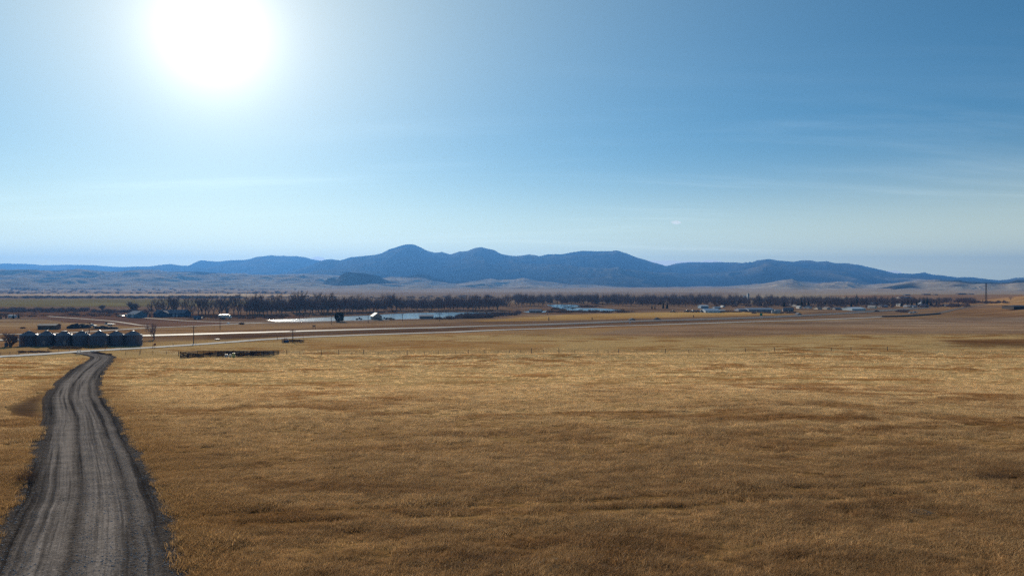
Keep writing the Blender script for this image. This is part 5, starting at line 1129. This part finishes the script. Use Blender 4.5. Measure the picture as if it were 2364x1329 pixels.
# ------------------------------------------------------------------ vehicles
M_TYRE = simple('tyre', (.02, .02, .02), .85)
def vehicle(name, px, py, L, kind, colr, rz, label, cat='car', group=None):
    p = at(px, py, .12); root = empty(name, p, rz); tag(root, label, cat, group); W_ = 1.9; body = paint(colr, .35, .1)
    def ex(pts, w_): return MB().prism(pts, -w_ / 2, w_ / 2)
    h = L / 2
    if kind == 'car':
        ex([(-h, .35), (h, .35), (h, .72), (h * .55, .95), (-h * .75, 1.0), (-h, .9)], W_).build('body', body, root, bevel=.05); ex([(-h * .72, .98), (h * .45, .95), (h * .12, 1.45), (-h * .5, 1.45)], W_ - .25).build('cabin', M_GLASS, root); ex([(-h * .5, 1.455), (h * .12, 1.455), (h * .08, 1.52), (-h * .46, 1.52)], W_ - .3).build('roof', body, root)
    elif kind == 'pickup':
        ex([(-h, .5), (h, .5), (h, 1.0), (h * .45, 1.12), (h * .45, 1.14), (-h, 1.14)], W_).build('body', body, root, bevel=.05); ex([(-h * .1, 1.15), (h * .5, 1.12), (h * .3, 1.78), (-h * .05, 1.8)], W_ - .2).build('cabin', M_GLASS, root); ex([(-h * .05, 1.805), (h * .3, 1.785), (h * .28, 1.87), (-h * .03, 1.88)], W_ - .2).build('roof', body, root)
    elif kind == 'truck':
        ex([(-h, 1.0), (h * .4, 1.0), (h * .4, 3.2), (-h, 3.2)], 2.4).build('box', body, root, bevel=.04); ex([(h * .44, .6), (h, .6), (h, 1.5), (h * .85, 1.7), (h * .7, 2.5), (h * .44, 2.5)], 2.2).build('cab', body, root); MB().box((h * .77, 0, 1.75), (.06, 1.9, .6)).build('windscreen', M_GLASS, root); MB().box((-h * .1, 0, .6), (L * .85, .8, .38)).build('chassis', M_TYRE, root)
    elif kind == 'camper':
        ex([(-h, .6), (h * .9, .6), (h, 1.3), (h * .85, 2.7), (-h, 2.8)], 2.3).build('body', body, root, bevel=.06); MB().box((-.2, -1.17, 1.5), (L * .2, .04, .6)).build('window', M_GLASS, root); MB().tube((h * .9, 0, .65), (h * 1.2, 0, .5), .06).build('drawbar', M_TYRE, root)
    elif kind == 'trailer':
        ex([(-h, .5), (h * .7, .5), (h, 1.15), (-h, 1.3)], 2.0).build('body', body, root, bevel=.05); MB().box((-h * .8, 0, 1.3), (.7, 1.2, .8)).build('engine_cover', M_TYRE, root); MB().tube((h * .9, 0, .7), (h * 1.3, 0, .5), .06).build('drawbar', M_TYRE, root)
    r_ = .34 if kind in ('car',) else .42
    for sx in ((-.62, .62) if kind not in ('camper', 'trailer') else (-.1, .12)):
        for sy in (-1, 1):
            a_ = (sx * h, sy * (W_ / 2 - .1), r_); wv = MB().tube(a_, (a_[0], a_[1] + sy * .16, r_), r_, k=14).build('wheel', M_TYRE, root); MB().tube((a_[0], a_[1] + sy * .161, r_), (a_[0], a_[1] + sy * .175, r_), r_ * .55, k=10).build('rim', paint(GREY, .4, .6), wv)
    if kind in ('car', 'pickup'):
        for sy in (-1, 1): MB().box((h + .01, sy * .65, .62 if kind == 'car' else .78), (.04, .32, .16)).build('headlight', paint(WHITE, .2), root)
    return root
hd = math.atan2(*(at(1560, 739.5) - at(1420, 743.5)).yx)
vehicle('car', 1458.5, 740, 5.0, 'car', (.30, .31, .34), hd + math.pi, 'silver-grey car on the highway, above the small white sign'); vehicle('car', 1517.5, 738.6, 4.6, 'car', (.12, .12, .14), hd, 'darker car further along the highway to the right')
vehicle('pickup_truck', 210, 755.5, 5.6, 'pickup', WHITE, .1, 'white pickup parked between the dark dirt heaps', 'pickup'); vehicle('trailer', 254, 752, 6.0, 'trailer', WHITE, -.15, 'low white trailer with a dark rear end on the bare field', 'trailer')
vehicle('pickup_truck', 290, 731, 5.6, 'pickup', WHITE, .1, 'white pickup beside the small blue garage, left', 'pickup'); vehicle('car', 299, 732, 4.6, 'car', (.6, .66, .72), .2, 'pale silver car parked against the small blue garage', 'car'); vehicle('car', 279, 731.5, 4.5, 'car', (.45, .33, .24), .1, 'tan car at the left of the cars by the small blue garage', 'car')
vehicle('camper', 512, 735, 4.6, 'camper', WHITE, math.pi, 'white camper trailer parked behind the white truck', 'camper'); vehicle('box_truck', 523, 736, 6.8, 'truck', WHITE, 0, 'white box truck parked near the river trees', 'truck')
vehicle('car', 460, 735.5, 4, 'car', WHITE, .1, 'white car beside the dark garden shed', 'car')
vehicle('pickup_truck', 886, 738, 5.4, 'pickup', WHITE, .1, 'white pickup just right of the white-roofed barn', 'pickup'); vehicle('car', 896, 738, 4.5, 'car', (.03, .04, .07), .1, 'dark blue car right of the barn, next to the white pickup', 'car'); vehicle('car', 904, 738, 4.5, 'car', (.05, .04, .04), 0, 'black car at the right end of the cars by the barn', 'car'); vehicle('pickup_truck', 829, 738.5, 4.6, 'pickup', (.05, .04, .05), .1, 'dark pickup left of the barn by the water', 'pickup')
for i, (x, y, k, c_) in enumerate([(1585, 720.5, 'pickup', (.05, .05, .06)), (1591, 720.5, 'car', (.10, .08, .08)), (1598, 720, 'pickup', (.28, .27, .27)), (1604, 720.5, 'car', (.06, .05, .07)), (1611, 720.3, 'car', (.2, .06, .05)), (1618, 720.5, 'pickup', (.05, .06, .09)), (1624, 720.3, 'car', (.4, .4, .4))]):
    cn_ = ('black pickup at the left end', 'dark brown car, second from the left,', 'grey pickup, third from the left,', 'dark car in the middle', 'dull red car, third from the right,', 'navy pickup, second from the right,', 'silver car at the right end')[i]
    vehicle('parked_vehicle', x, y, 5, k, c_, RT.uniform(-.2, .2), cn_ + ' of the vehicles left of the workshop', k if k == 'car' else 'pickup', 'vehicles parked left of the workshop')
vehicle('pickup_truck', 1553, 721, 5, 'pickup', (.09, .07, .07), 0, 'dark pickup alone at the far edge of the golden strip', 'pickup'); vehicle('camper', 1791, 724.5, 7, 'camper', (.28, .32, .38), 0, 'grey camper standing in front of the low white house', 'camper')
vehicle('car', 2024, 719.5, 4.6, 'car', (.03, .03, .04), .1, 'black car on the village road right of the pale hall', 'car'); vehicle('car', 2104, 724, 4.4, 'car', WHITE, .2, 'left white car on the ridge road behind the dark wall', 'car'); vehicle('car', 2112, 723, 4.4, 'car', (.7, .7, .72), .2, 'right white car on the ridge road behind the dark wall', 'car'); vehicle('car', 2138, 710.5, 4.6, 'car', (.04, .04, .05), .1, 'dark car on the village road below the steeple', 'car')


# ------------------------------------------------------------------ air
hm = bpy.data.materials.new('haze'); hm.use_nodes = True; t = NT(hm.node_tree)
for nd in list(t.n): t.n.remove(nd)
pv = t.add('ShaderNodeVolumePrincipled'); pv.inputs['Color'].default_value = (0.13, 0.41, 1.0, 1); pv.inputs['Density'].default_value = 7.8e-5; pv.inputs['Anisotropy'].default_value = 0.35
mo = t.add('ShaderNodeOutputMaterial'); t.l.new(pv.outputs[0], mo.inputs['Volume'])
mb = MB(); mb.box((0, 8200, -320), (34000, 18600, 960)); hz = mb.build('haze', hm); tag(hz, kind='stuff')
